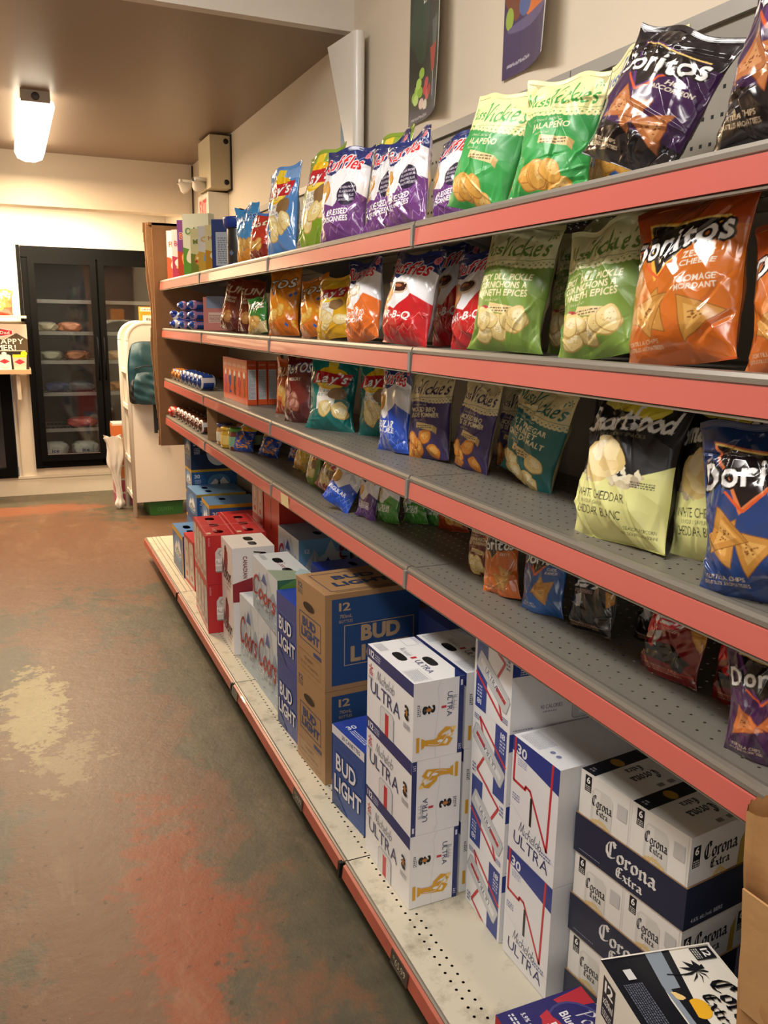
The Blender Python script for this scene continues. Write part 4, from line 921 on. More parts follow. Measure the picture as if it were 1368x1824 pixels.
# key, L, R, shelf, height, label, lean, roll
ROWS = [
('bag_sky', (0.91, 3.719), (0.976, 3.562), 1, 0.237, 'sky blue and orange snack bag right of the blue lidded canister', 0.10, -0.13),
('bag_red', (0.9, 3.472), (0.941, 3.328), 1, 0.172, 'small red snack bag leaning against sky blue bag, top shelf', 0.10, -0.13),
('lays_blue', (0.9, 3.235), (0.964, 3.046), 1, 0.317, 'light blue potato chip bag with yellow sun logo, top shelf', 0.16, -0.13),
('lays_dill', (0.93, 2.95), (0.985, 2.745), 1, 0.332, 'lime green potato chip bag with pickle slices, top shelf', 0.24, -0.13),
('ruf_purple', (0.9, 2.643), (0.985, 2.451), 1, 0.277, 'purple ALL DRESSED ridged chip bag, leftmost on the top shelf', 0.16, -0.06),
('ruf_purple_b', (0.985, 2.46), (1.01, 2.25), 1, 0.282, 'purple ridged chip bag mostly hidden between two others, top shelf', 0.20, -0.13),
('lays_dill', (1.08, 2.62), (1.12, 2.42), 1, 0.332, 'lime green chip bag top peeking up behind purple bags', 0.10, -0.13),
('ruf_purple_b', (0.91, 2.138), (0.932, 1.929), 1, 0.222, 'purple ALL DRESSED bag with black roundel and pointed top corner', 0.14, -0.13),
('ruf_purple', (0.97, 1.99), (0.985, 1.8), 1, 0.206, 'purple ridged chip bag directly left of green JALAPEÑO bag', 0.16, -0.13),
('vic_jal', (0.9, 1.777), (0.925, 1.558), 1, 0.225, 'green and cream JALAPEÑO chip bag standing upright on the top shelf', 0.17, 0.19),
('vic_jal_b', (0.9, 1.505), (0.955, 1.32), 1, 0.212, 'green JALAPEÑO bag twisted to show its cream side seam', 0.20, 0.06),
('vic_blue', (1.03, 1.44), (1.011, 1.221), 1, 0.253, 'blue and cream kettle chip bag behind the black purple bag', 0.14, -0.01),
('dor_purple', (0.905, 1.3), (0.93, 1.075), 1, 0.200, 'black and purple tortilla chip bag slumped to the right, top shelf', 0.26, 0.36),
('dor_purple_b', (0.9, 0.975), (0.88, 0.755), 1, 0.25, 'purple tortilla chip bag at top right corner of the photo', 0.18, 0.05),
('sun_brown', (0.92, 4.168), (1.0, 4.02), 2, 0.243, 'brown grain chip bag in front, second shelf down', 0.12, 0.19),
('sun_brown', (0.96, 3.96), (1.04, 3.82), 2, 0.226, 'brown grain chip bag behind its twin, second shelf down', 0.12, 0.06),
('green_tan', (0.91, 3.554), (0.955, 3.424), 2, 0.142, 'small green and tan snack bag leaning beside brown bags', 0.10, -0.11),
('os_orange', (0.91, 3.274), (0.983, 3.103), 2, 0.236, 'orange cheese puff bag with blue dots, front of its pair', 0.12, -0.02),
('os_orange', (0.95, 2.989), (0.99, 2.811), 2, 0.200, 'orange cheese puff bag half hidden beside the yellow bag', 0.14, -0.13),
('lays_yellow', (0.93, 2.752), (0.985, 2.556), 2, 0.190, 'golden yellow potato chip bag on the second shelf down', 0.14, -0.12),
('ruf_orange', (0.91, 2.42), (0.935, 2.22), 2, 0.226, 'orange ridged chip bag with navy top, second shelf down', 0.14, -0.13),
('ruf_green', (1.02, 2.36), (1.06, 2.18), 2, 0.234, 'green SOUR CREAM ridged chip bag squeezed beside red bags', 0.14, -0.13),
('ruf_bbq_b', (1.06, 2.14), (1.09, 1.95), 2, 0.257, 'red BAR-B-Q chip bag partly covered by the front one', 0.14, -0.13),
('ruf_bbq', (0.895, 2.125), (0.925, 1.9), 2, 0.220, 'red BAR-B-Q ridged chip bag standing fully in view at front', 0.15, 0.04),
('ruf_bbq_b', (0.97, 1.867), (0.985, 1.647), 2, 0.215, 'red BAR-B-Q chip bag in the shade beside olive bag', 0.16, -0.13),
('vic_dill', (0.9, 1.651), (0.945, 1.435), 2, 0.244, 'olive SPICY DILL PICKLE bag, left one of the front pair', 0.18, 0.01),
('vic_dill_b', (1.07, 1.60), (1.07, 1.39), 2, 0.251, 'olive pickle chip bag hidden behind and between the front pair', 0.16, -0.13),
('vic_dill_b', (0.915, 1.338), (0.925, 1.12), 2, 0.226, 'olive SPICY DILL PICKLE bag next to the orange tortilla bag', 0.18, -0.13),
('dor_zesty', (0.895, 1.124), (0.905, 0.89), 2, 0.238, 'orange ZESTY CHEESE tortilla chip bag standing in full view', 0.14, -0.12),
('dor_zesty_b', (0.905, 0.885), (0.89, 0.655), 2, 0.203, 'orange tortilla chip bag cut off by the right photo edge', 0.14, -0.13),
('orange_s', (0.96, 3.34), (1.03, 3.22), 3, 0.211, 'dull orange snack bag leaning behind the dark red bag', 0.15, -0.04),
('hickory', (0.911, 3.077), (0.981, 2.927), 3, 0.245, 'dark red snack bag with blue yellow logo, third shelf down', 0.12, -0.02),
('lays_teal', (0.917, 2.81), (1.043, 2.661), 3, 0.236, 'teal SALT and VINEGAR chip bag turned square to the camera', 0.12, 0.04),
('lays_teal2', (1.036, 2.618), (1.12, 2.485), 3, 0.235, 'teal potato chip bag beside the blue ridged bag', 0.14, -0.09),
('ruf_blue', (0.972, 2.304), (0.998, 2.149), 3, 0.243, 'bright blue ridged chip bag on the third shelf down', 0.14, -0.05),
('vic_purple', (1.004, 2.158), (1.046, 1.982), 3, 0.229, 'purple SMOKED BBQ chip bag, left of its pair', 0.10, -0.09),
('vic_purple_b', (1.043, 1.963), (1.055, 1.8), 3, 0.228, 'purple SMOKED BBQ chip bag, right of its pair', 0.12, 0.07),
('vic_purple_b', (1.155, 1.93), (1.17, 1.77), 3, 0.206, 'purple chip bag deep on shelf behind the front two', 0.08, 0.01),
('vic_teal', (1.071, 1.779), (1.062, 1.547), 3, 0.229, 'teal MALT VINEGAR bag leaning right, third shelf down', 0.16, 0.19),
('vic_teal', (1.165, 1.53), (1.18, 1.33), 3, 0.257, 'teal kettle chip bag in shade behind the popcorn bag', 0.12, -0.13),
('smart', (0.91, 1.255), (0.934, 1.027), 3, 0.252, 'WHITE CHEDDAR popcorn bag, black top and pale yellow base, left one', 0.16, -0.04),
('smart_b', (0.974, 1.066), (1.0, 0.86), 3, 0.257, 'WHITE CHEDDAR popcorn bag half hidden by the navy bag', 0.15, -0.13),
('dor_cool', (0.88, 0.893), (0.93, 0.7), 3, 0.239, 'large navy tortilla chip bag at the right photo edge', 0.12, -0.13),
('cheet', (0.909, 3.913), (0.983, 3.79), 4, 0.113, 'royal blue cheese stick bag, leftmost of the three', 0.30, -0.06),
('cheet', (0.984, 3.727), (1.05, 3.61), 4, 0.104, 'royal blue cheese stick bag, middle of the three', 0.35, 0.11),
('cheet', (1.075, 3.56), (1.135, 3.45), 4, 0.099, 'royal blue cheese stick bag, deepest of the three', 0.35, -0.12),
('yellow_s', (1.036, 3.345), (1.055, 3.23), 4, 0.130, 'small golden yellow chip bag on the fourth shelf down', 0.20, 0.11),
('lays_dill_s', (0.987, 3.029), (1.0, 2.92), 4, 0.150, 'small olive green chip bag leaning right, fourth shelf down', 0.15, 0.05),
('lays_red_s', (0.953, 2.83), (0.985, 2.725), 4, 0.150, 'small brick red chip bag leaning on the blue one', 0.15, 0.43),
('ruf_blue_s', (0.89, 2.575), (0.955, 2.47), 4, 0.169, 'small blue and silver chip bag toppling to the right', 0.15, 0.45),
('ruf_purple_s', (0.96, 2.432), (0.99, 2.345), 4, 0.150, 'small purple ridged chip bag, fourth shelf down', 0.12, 0.10),
('ruf_green_s', (1.003, 2.375), (1.03, 2.262), 4, 0.150, 'small green ridged chip bag, front one of three', 0.12, -0.06),
('ruf_green_s', (1.073, 2.325), (1.11, 2.22), 4, 0.150, 'small green ridged chip bag, middle one of three', 0.12, -0.12),
('ruf_green_s', (1.125, 2.27), (1.165, 2.17), 4, 0.150, 'small green ridged chip bag, deepest one of three', 0.12, -0.12),
('orange_s', (1.133, 2.21), (1.17, 2.08), 4, 0.150, 'orange snack bag right of the green ridged bags', 0.12, -0.12),
('vic_maroon', (1.002, 1.785), (1.01, 1.67), 4, 0.150, 'maroon ORIGINAL RECIPE chip bag, fourth shelf down', 0.12, -0.12),
('dor_zesty_s', (0.956, 1.623), (0.985, 1.51), 4, 0.154, 'small orange tortilla chip bag beside the COOL RANCH bag', 0.12, -0.12),
('dor_cool_s', (0.969, 1.487), (1.004, 1.37), 4, 0.161, 'small blue COOL RANCH tortilla chip bag', 0.12, -0.06),
('f1_dark', (1.008, 1.371), (1.02, 1.235), 4, 0.150, 'small black chip bag with racing car, front one', 0.16, -0.12),
('f1_dark', (1.085, 1.255), (1.11, 1.13), 4, 0.150, 'small black chip bag with racing car, behind the red bags', 0.12, -0.12),
('f1_red', (1.0, 1.143), (1.0, 0.99), 4, 0.150, 'small red chip bag with racing car, left one of two', 0.30, -0.10),
('f1_red', (1.02, 0.985), (1.04, 0.85), 4, 0.150, 'small red chip bag with racing car, right one of two', 0.30, -0.12),
('dor_purple_s', (0.905, 0.836), (0.955, 0.7), 4, 0.168, 'plum purple BBQ tortilla chip bag at the right edge', 0.10, -0.12),
]
for key, L_, R_, k, h_, lab, lean, roll in ROWS:
    place(key, L_, R_, zz(k), h_, lab, lean, roll, group=(None, G1, G2, G3, G4)[k])

# ================================================================== beer cartons on the base deck
NAVY, WHT, RED = '24306c', 'eeeff1', 'c4303a'
def can_pic(a, x, y, w, h, rot=0, rib='c4303a', txt='ULTRA', col='c9ccd0'):
    c, s = math.cos(rot), math.sin(rot); T = lambda u, v: (x+u*c-v*s, y+u*s+v*c)
    P = [(-w*.42,-h/2),(w*.42,-h/2),(w/2,-h*.46),(w/2,h*.42),(w*.38,h/2),(-w*.38,h/2),(-w/2,h*.42),(-w/2,-h*.46)]
    a.poly([T(u*1.05, v*1.03) for u, v in P], '9da0a6'); a.poly([T(*p) for p in P], col); a.poly([T(-w*.2, -h*.44), T(w*.12, -h*.44), T(w*.12, h*.42), T(-w*.2, h*.42)], 'e4e6e8')
    if rib: a.poly([T(-w*.12, h*.12), T(w*.12, h*.12), T(w*.12, h*.42), T(-w*.12, h*.42)], rib)
    if txt: a.text(txt, *T(0, -h*.05), w*.3, '3a4066', w=h*.42, rot=rot+math.pi/2)
def em26(a, x, y, s, rot=0):
    c, q = math.cos(rot), math.sin(rot)
    a.text('2', x-q*s*.55*-1*0+(-q)*s*.5, y+c*s*.5, s, '141414', w=s*1.25, bold=1, rot=rot, out='141414', ow=s*.09)
    a.text('6', x+q*s*.5, y-c*s*.5, s, '141414', w=s*1.25, bold=1, rot=rot, out='141414', ow=s*.09)
    a.ell(x, y, s*.3, s*.5, 'b87a3a', rot)
def mich_front():
    a = Art(26.7, 19.7, WHT); a.rect(0, 16.3, 26.7, 19.7, NAVY)
    a.rect(1, 17.2, 1.5, 18.8, 'd8dbe8'); a.text('12', 3.2, 18, 1.7, 'f2f3f8', w=2.2, bold=1); a.fine(4.8, 17.1, 8, 19, 3, 'b8bdd4')
    leaf(a, 2.4, 14.1, 1.3, RED); leaf(a, 1.9, 12.8, .8, RED); leaf(a, 3.1, 12.8, .8, RED); a.fine(1, 11.2, 4, 12, 2, '9a9aa6')
    a.pen('Michelob', 11.6, 13.7, 2.7, '454a68', w=10.5, nib=.17, ang=.8, shear=.2, thin=.05)
    a.text('ULTRA', 11.2, 9.6, 3.6, '2c3266', w=17.5)
    can_pic(a, 12.6, 1.2, 7.6, 11, 0, txt=None, col='d9dbde'); a.poly([(11.6, 0), (13.7, 0), (13.7, 6.0), (12.6, 5.2), (11.6, 6.0)][::1], RED)
    em26(a, 23.6, 11.2, 1.6); a.fine(22, 7.2, 25.6, 8.6, 3, '8a8c98')
    return a
def mich_side():
    a = Art(13.2, 19.7, WHT); a.rect(11.9, 0, 13.2, 19.7, NAVY); a.fine(12.2, 1, 12.9, 2.6, 3, 'c0c4dc'); a.rect(12.3, 17.4, 12.8, 18.8, 'dfe2ee')
    em26(a, 4.0, 12.6, 1.5, -math.pi/2); a.fine(1.0, 11.4, 1.9, 14.4, 6, '6a6a74')
    a.rect(7.3, 12.4, 8.6, 13.0, RED)
    a.text('ULTRA', 9.5, 13.2, 1.3, '2c3266', w=6.2, rot=-math.pi/2); a.pen('Michelob', 10.7, 13.4, 1.4, '6a6e88', w=3.8, nib=.16, rot=-math.pi/2)
    g = 'd9a227'
    a.poly([(.9, 2.2), (.9, 6), (1.7, 6), (1.7, 2.2)], g); a.poly([(2.2, 2.8), (2.2, 5.6), (3, 5.2), (3, 3.2)], g)
    a.poly([(3, 3.6), (6, 3.0), (9.4, 2.6), (10.6, 4.2), (8.4, 5.6), (5.4, 4.8), (3, 5)], g); a.poly([(6, 4.2), (8, 6), (10.6, 7), (8.6, 7.6), (6.6, 6.0)], g)
    for k in range(7): a.ell(8.6+.35*k, 3.6+.55*k, .75, .42, ('f0d080', WHT, g)[k % 3], k, blob=.2, seed=k)
    a.ell(7.2, 4.2, .8, .35, WHT); a.line([(4, 3.8), (6.8, 3.4), (9, 5.4)], .14, WHT, True)
    a.line([(6.0, .2), (5.8, 6), (6.6, 14), (6.2, 17.6), (7, 19.5)], .06, 'c3c3c8')
    return a
def mich_top():
    a = Art(26.7, 13.2, WHT); a.poly([(0, 11.6), (8, 13.2), (0, 13.2)], 'd0d3e2'); a.poly([(22, 13.2), (26.7, 10.6), (26.7, 13.2)], NAVY)
    a.pen('Michelob', 8.6, 6.8, 1.7, '8a8ea4', w=5.6, nib=.14); a.rect(12.2, 6, 13.2, 7.6, RED); a.text('ULTRA', 18.6, 6.8, 1.7, '3a3f70', w=8)
    a.fine(1.0, 1.0, 6, 3.4, 6, 'b4b6c0', 2); a.fine(19.6, .8, 25.6, 4.6, 8, 'b4b6c0', 3); a.frame(19.2, .5, 26, 5, .06, 'b4b6c0'); a.frame(.8, 8.6, 5.4, 12, .08, '9da3c0')
    return a
mf, ms = mich_front(), mich_side(); hp = [(-.045, .028, .028, .014), (.045, -.026+.052, .028, .014)]
HM = [(-.028, -.026, .030, .013), (.028, .030, .030, .013)]
make_carton('mich', .267, .132, .1965, {'front': mf, 'right': ms}, WHT, top_holes=HM, topart=mich_top())
make_carton('mich_t', .267, .132, .1965, {'front': mf, 'right': ms.turned()}, WHT)
def u18_front():
    a = Art(17.2, 17.4, WHT)
    a.poly([(11, 0), (16.2, 0), (16.2, 17.4), (11, 17.4)], '2b3f8f'); a.rect(16.2, 0, 17.2, 17.4, 'e6e7ea')
    a.fine(13.2, 11.6, 15.6, 14.8, 4, 'c6cbe4', 4); a.text('18', 14.4, 15.6, 1.3, 'e8eaf4', w=2, bold=1)
    a.line([(16.2, 8.8), (3.6, 15.6), (6.2, 10.2)], .75, RED); a.line([(6.2, 6.4), (3.2, 2.2), (16.2, -3)], .75, RED)
    can_pic(a, 8.2, 8.4, 4.6, 15.5, 1.12, rib='b8343c'); 
    a.fine(1, 14.6, 3.4, 16, 3, '6a70a0', 5); a.fine(1, 1.0, 2.6, 3.6, 3, '6a70a0', 6)
    a.line([(0, 9), (5, 10.8), (9, 8.2)], .05, 'bdbfc8', True)
    return a
def u18_side():
    a = Art(34, 17.4, 'e9eaee'); a.rect(0, 13.2, 34, 17.4, '2b3f8f'); a.text('18', 3.6, 16.2, 1.7, 'e8eaf4', w=2.6, bold=1); a.fine(2.0, 13.5, 5.4, 15, 3, 'c6cbe4', 3)
    a.text('90 CALORIES', 10.6, 5.2, .9, '4a5184', w=5.8); a.fine(8.4, 3.9, 12, 4.4, 1, '9a9cae'); a.fine(.8, .5, 6, 1.0, 1, '9a9cae')
    a.line([(24, 17.4), (14.2, 8.6), (14.4, 13), (20, 7)], .7, RED); can_pic(a, 19.4, 8.5, 6.2, 14, 0); a.rect(12.6, 13.2, 13.4, 17.4, RED)
    return a
make_carton('u18', .168, .33, .1742, {'front': u18_front(), 'right': u18_side()}, WHT)
uf = u18_front().turned(); us = u18_side()
make_carton('u18_t', .168, .33, .1742, {'front': uf, 'right': us}, WHT)
def u30():
    a = Art(16.5, 26.8, 'e9eaee'); a.poly([(0, 26.8), (0, 23.4), (16.5, 21), (16.5, 26.8)], '27398a')
    a.text('30', 3.4, 24.3, 2.1, 'eceef6', w=3.6, bold=1, rot=-.1); a.fine(2.2, 20.8, 5.4, 22.6, 4, '9aa2cc', 2)
    a.line([(1.0, 26.8), (.9, 16.6), (5.2, 16.4), (5.4, 17.2), (7, 17.0), (13.6, 6.6), (14.2, 26.8)], .7, RED)
    a.rect(7.2, 9, 8.0, 15.6, '1a1a1e'); a.line([(0, 11), (5, 8.8), (10, 7), (16.5, 5)], .07, 'b9bbc4')
    a.pen('Michelob', 8, 6.8, 2.6, '5a5f80', w=8.2, nib=.18, shear=.15, thin=.06, rot=-.06); a.text('ULTRA', 8.3, 3.4, 2.7, '2c3266', w=12.6, rot=-.06)
    a.fine(11.4, 4.8, 15.4, 6.2, 2, '6a70a0', 7); a.fine(.8, 12.2, 3.4, 14, 3, '8a90b4', 8)
    return a
t_ = Art(16.5, 34, 'e4e5e8'); t_.fine(1, 1, 8, 6, 12, 'b0b1ba', 3); t_.ell(10, 3, .6, .6, '7a80a8'); t_.ell(12, 3, .6, .6, '7a80a8')
make_carton('u30', .165, .33, .267, {'front': u30()}, 'e6e7ea', topart=t_)
KR = 'a5815a'
def bl_front(w, h, bg, fg, kraft=False):
    a = Art(w, h, bg)
    if kraft:
        a.text('12', w*.16, h*.93, h*.05, '283f66', w=w*.15, bold=1); a.fine(w*.06, h*.84, w*.24, h*.895, 3, '5a5a5e'); a.frame(w*.12, h*.36, w*.86, h*.66, .28, '283f66')
        a.text('BUD', w*.46, h*.57, h*.085, '243f70', w=w*.46, bold=1, out='243f70', ow=.12); a.text('LIGHT', w*.5, h*.455, h*.085, '243f70', w=w*.62, bold=1, out='243f70', ow=.12)
        a.rect(w*.62, h*.28, w*.88, h*.32, '243f70'); a.frame(w*.08, h*.06, w*.86, h*.25, .14, '7a6248')
        a.text('QUEBEC', w*.46, h*.185, h*.03, '6a5844', w=w*.34); a.text('DROITS ACQUITTES', w*.46, h*.12, h*.028, '6a5844', w=w*.62)
        a.ell(w*.46, h*.755, w*.19, h*.045, '0e0c0a')  # dark inside of the hand hole, painted on as a near-black ellipse
    else:
        r = random.Random(5)
        for k in range(14):
            x = r.uniform(0, w); y = r.uniform(h*.5, h*.9); a.poly([(x, y), (x+r.uniform(.2, .5), y+.4), (x+r.uniform(-.2, .6), y+r.uniform(3, 6))], '4468ae')
        a.poly([(0, 0), (w*.5, 0), (0, h*.25)], '1a3f78'); a.frame(w*.06, h*.1, w*.95, h*.74, .12, '5a7cc0')
        a.text('BUD', w*.44, h*.58, h*.19, fg, w=w*.62, bold=1, out='22366e', ow=.25); a.text('LIGHT', w*.5, h*.31, h*.19, fg, w=w*.84, bold=1, out='22366e', ow=.25)
        a.text('BUD', w*.44, h*.58, h*.19, fg, w=w*.62, bold=1); a.text('LIGHT', w*.5, h*.31, h*.19, fg, w=w*.84, bold=1)
    return a
kf = bl_front(23, 30.7, KR, '', True)
ks = Art(32, 30.7, KR); ks.rect(2.2, 1.6, 32, 29.0, '2a4a7a')
ks.text('12', 6.4, 26.4, 2.4, 'b59a78', w=3.8, bold=1); ks.text('710mL', 6.8, 23.4, 1.1, 'b59a78', w=4.2); ks.text('BOTTLES', 6.8, 21.8, .9, 'b59a78', w=4.4)
ks.frame(6.2, 7.5, 30, 20.5, .25, 'b59a78'); ks.text('BUD', 18.5, 17.3, 4.4, 'b59a78', w=13, bold=1, out='b59a78', ow=.2); ks.text('LIGHT', 18.3, 11, 4.4, 'b59a78', w=19.5, bold=1, out='b59a78', ow=.2)
kt = Art(23, 32, KR); kt.line([(0, 16), (23, 16)], .12, '6a5238'); kt.frame(3, 3, 20.6, 29, .25, '283f66')
kt.text('BUD', 8.2, 16, 3.4, '283f66', w=14, bold=1, rot=math.pi/2, out='283f66', ow=.12); kt.text('LIGHT', 14.6, 16, 3.4, '283f66', w=19, bold=1, rot=math.pi/2, out='283f66', ow=.12)
kt.rect(21.2, 4, 21.9, 27, '8a6c4c')
make_carton('kraft', .23, .32, .306, {'front': kf, 'right': ks}, KR, topart=kt)
b3 = bl_front(20, 25.3, '2a4f94', 'e6e9f2'); b3.rect(0, 22.6, 20, 25.3, 'e3e5ec'); b3.text('30 CANETTES', 12, 23.9, 1.2, '26356e', w=11, bold=1)
b3t = Art(20, 28, '233f9c'); b3t.text('30', 5, 3.6, 2, 'd6dbee', w=3, bold=1, rot=math.pi/2); b3t.fine(7, 2, 16, 4, 3, 'c0c8e4'); b3t.text('BUD LIGHT', 10, 14, 2.6, '4a66b8', w=16, bold=1)
make_carton('bl30', .20, .28, .253, {'front': b3}, '2a4f94', topart=b3t, topcol='233f9c')
make_carton('bl15', .201, .29, .243, {'front': bl_front(20, 24.3, '25408c', 'e6e9f2')}, '25408c', topcol='2442a8', top_holes=[(-.03, 0, .028, .014), (.05, 0, .028, .014)])
make_carton('bl15s', .201, .18, .27, {'front': bl_front(20, 24.3, '25408c', 'e6e9f2')}, '25408c', topcol='2442a8')
def mountains(a, lo, hi, w, h, seed=1, base='7fa3c0'):
    r = random.Random(seed); a.rect(0, 0, w, h, hi); a.poly([(0, 0), (0, h*.3), (w*.5, h*.2), (w, h*.35), (w, 0)], base)
    for k, (cx, ph, c) in enumerate(((w*.3, h*.82, 'a9b6c4'), (w*.62, h*.98, 'b9c4ce'), (w*.85, h*.7, '94a6b8'))):
        a.poly([(cx-w*.34, h*.3), (cx, ph), (cx+w*.34, h*.3)], c)
        for j in range(7): x = cx+r.uniform(-.2, .2)*w; y = h*.34; a.poly([(x, y), (x+.9, y), (cx+r.uniform(-.4, .4), ph*r.uniform(.75, .97))], ('e6ebf0', '7d8fa2')[j % 2])
    for j in range(16):
        x, y = r.uniform(0, w), r.uniform(0, h*.3); a.poly([(x-1.4, y), (x, y+.6), (x+1.6, y+.1)], ('c3d0dc', '5d7f9e', 'e8edf2')[j % 3])
def coors(w, h, blue=False):
    a = Art(w, h, 'c6d2dc'); mountains(a, 0, '8fb0cc' if blue else 'cfd8df', w, h, 2, '4f7faa' if blue else '9fb4c4')
    a.poly([(w*.40, h*.70), (w*.5, h*.88), (w*.60, h*.70)], '2f4f9c')
    a.pen('Coors', w*.5, h*.52, h*.36, 'b0262f', w=w*.92, nib=.3, ang=.8, shear=.18, thin=.12, out='e6e6ea', ow=.12)
    if not blue: a.text('LIGHT', w*.58, h*.26, h*.11, '7e8792', w=w*.55)
    return a
ct = Art(36, 14, 'd5d9dc'); ct.poly([(22, 0), (36, 0), (36, 14), (26, 9)], '8fa08c'); ct.pen('Coors', 18, 7.2, 2.6, 'a03038', w=8, nib=.2); ct.fine(2, 2, 9, 4, 4, '9a9ea4'); ct.poly([(24, 12), (29, 14), (36, 10), (30, 8)], 'a9c0c8')
cr_ = Art(14, 21, '3c6a4c'); cr_.ell(8, 6, 7, 6, 'c8ccd2', blob=.1); cr_.ell(5, 16, 6, 4, '5a8a4a', blob=.2); cr_.ell(9, 3, 2, 1.2, 'a03038')
make_carton('coors_w', .36, .14, .208, {'front': coors(36, 20.8), 'right': cr_}, 'cfd6dc', topart=ct, top_holes=[(-.07, 0, .035, .018), (.07, 0, .035, .018)])
make_carton('coors_l', .25, .14, .303, {'front': coors(25, 30.3)}, 'cfd6dc')
cs = coors(30, 25, True).turned(); cside = Art(25, 25, '5f8fc0'); mountains(cside, 0, '6fa0cc', 25, 25, 7, '3f6f9c'); cside.ell(15, 11, 8, 8, 'b8c4cc', blob=.06); cside.poly([(11, 12), (14, 17), (17, 12)], '2f4f9c')
cside.pen('Coors', 20, 12.5, 6.5, 'a52832', w=18, nib=.3, ang=.8, rot=math.pi/2, thin=.12); cside.text('12', 4, 20, 1.6, 'e8eef4', w=2.4)
make_carton('coors_b', .30, .23, .25, {'front': coors(30, 25), 'right': cside}, '7fa3c4', top_holes=[(.05, 0, .03, .016)])
mo = Art(23, 23.5, 'e8e4e2'); mo.ell(9.5, 14.5, 3.6, 6.5, '7a2024', blob=.05); mo.ell(12, 16, 2.0, 3.4, '8e2a2c', blob=.1); mo.ell(8.6, 20, 1.8, 1.4, '2a1414', blob=.2)
mo.pen('Molson', 10.8, 10.4, 7.4, '1a1616', w=19, nib=.34, ang=.75, shear=.22, thin=.14, out='ece8e6', ow=.12); mo.text('CANADIAN', 14.4, 5.4, 1.2, '8e2a2c', w=9); mo.fine(10, 2.8, 18, 4, 2, '9a9494')
mos = Art(18, 23.5, 'e4e0de'); mos.poly([(0, 0), (18, 0), (18, 13), (0, 8)], '8e2a32'); mos.pen('Molson', 11.6, 14, 5.4, '1a1616', w=15, nib=.34, rot=-math.pi/2, thin=.12); mos.text('CANADIAN', 5.4, 15, 1.7, '7a2024', w=9.6, rot=-math.pi/2, bold=1)
make_carton('molson', .23, .18, .2345, {'front': mo, 'right': mos}, 'e4e0de', top_holes=[(-.03, .01, .035, .02), (.05, .01, .03, .018)])
make_carton('molson_p', .23, .18, .2345, {'front': mo}, 'e6e4e6')
def bud(w, h, n):
    a = Art(w, h, 'b8262b')
    for k in range(n):
        x = w*(k+.5)/n; a.poly([(x-w*.44/n, h*.08), (x+w*.44/n, h*.08), (x+w*.44/n, h*.86), (x+w*.3/n, h*.93), (x-w*.3/n, h*.93), (x-w*.44/n, h*.86)], 'c3bdb6'); a.ell(x, h*.55, w*.3/n, h*.2, 'a89f98'); a.ell(x, h*.55, w*.22/n, h*.15, 'd4cec8'); a.ell(x, h*.2, w*.2/n, h*.06, 'b84848')
    return a
bs = Art(13.5, 22.8, 'b8262b'); bs.poly([(4, 6.2), (11, 6.2), (11, 15), (9.6, 17), (5.4, 17), (4, 15)], 'd2ccc8'); bs.ell(7.5, 14.6, 2.2, 1.6, 'aca6a2'); bs.ell(7.5, 14.6, 1.4, 1.0, 'ddd8d4'); bs.rect(4, 8.6, 11, 12, 'eeeae6')
bs.pen('Budweiser', 7.5, 10.2, 1.7, '2a2224', w=6.2, nib=.2); bs.rect(4.2, 5.6, 10.8, 6.2, '8a8480'); bs.fine(1, 18, 1.8, 22, 8, 'e09a9a')
bt = Art(40, 13.5, 'b8262b'); bt.pen('Budweiser', 13, 6, 2.4, 'e7a9a6', w=8, nib=.2); bt.pen('Budweiser', 29, 6, 2.4, 'e7a9a6', w=8, nib=.2); bt.rect(20, 0, 20.5, 13.5, 'd98c88'); bt.rect(34, 1, 37, 3, 'd9b9a0'); bt.line([(0, 12.4), (40, 12.4)], .25, 'd98c88'); bt.line([(0, .8), (40, .8)], .2, 'd98c88')
make_carton('bud40', .40, .135, .228, {'front': bud(40, 22.8, 4), 'right': bs}, 'b8262b', topart=bt, top_holes=[(-.13, 0, .028, .022), (.0, -.0, .026, .022), (.13, 0, .028, .022)])
make_carton('bud24', .24, .13, .264, {'front': bud(24, 26.4, 2)}, 'b8262b', topcol='c22a30')
b2s = Art(28, 20, 'b0242a'); b2s.pen('Bud', 4.5, 10, 5, 'e4b4b0', w=9, nib=.24, rot=math.pi/2); b2s.rect(14, 8, 19, 15, '9a9490'); b2s.ell(16.5, 15, 2.5, 1, 'b4aeaa'); b2s.fine(22, 15, 25, 18, 3, 'd99a98'); b2s.frame(.4, .4, 27.6, 19.6, .15, '8a1a20')
make_carton('bud_m', .30, .28, .19, {'front': bud(30, 19, 2), 'right': b2s}, 'b0242a', topart=bt, top_holes=[(-.05, -.05, .03, .02), (.05, -.05, .03, .02)])
make_carton('bud_t', .22, .20, .22, {'front': bud(22, 22, 2)}, 'b0242a')
rt_ = Art(25, 65, 'c8402e'); rt_.rect(11, 44, 12.2, 58, '1a1010'); rt_.pen('Bud', 12, 30, 6, 'e8b09a', w=12, nib=.24); rt_.fine(4, 20, 20, 24, 3, 'e09a88')
make_carton('red_tall', .25, .20, .66, {'front': rt_}, 'b83226')
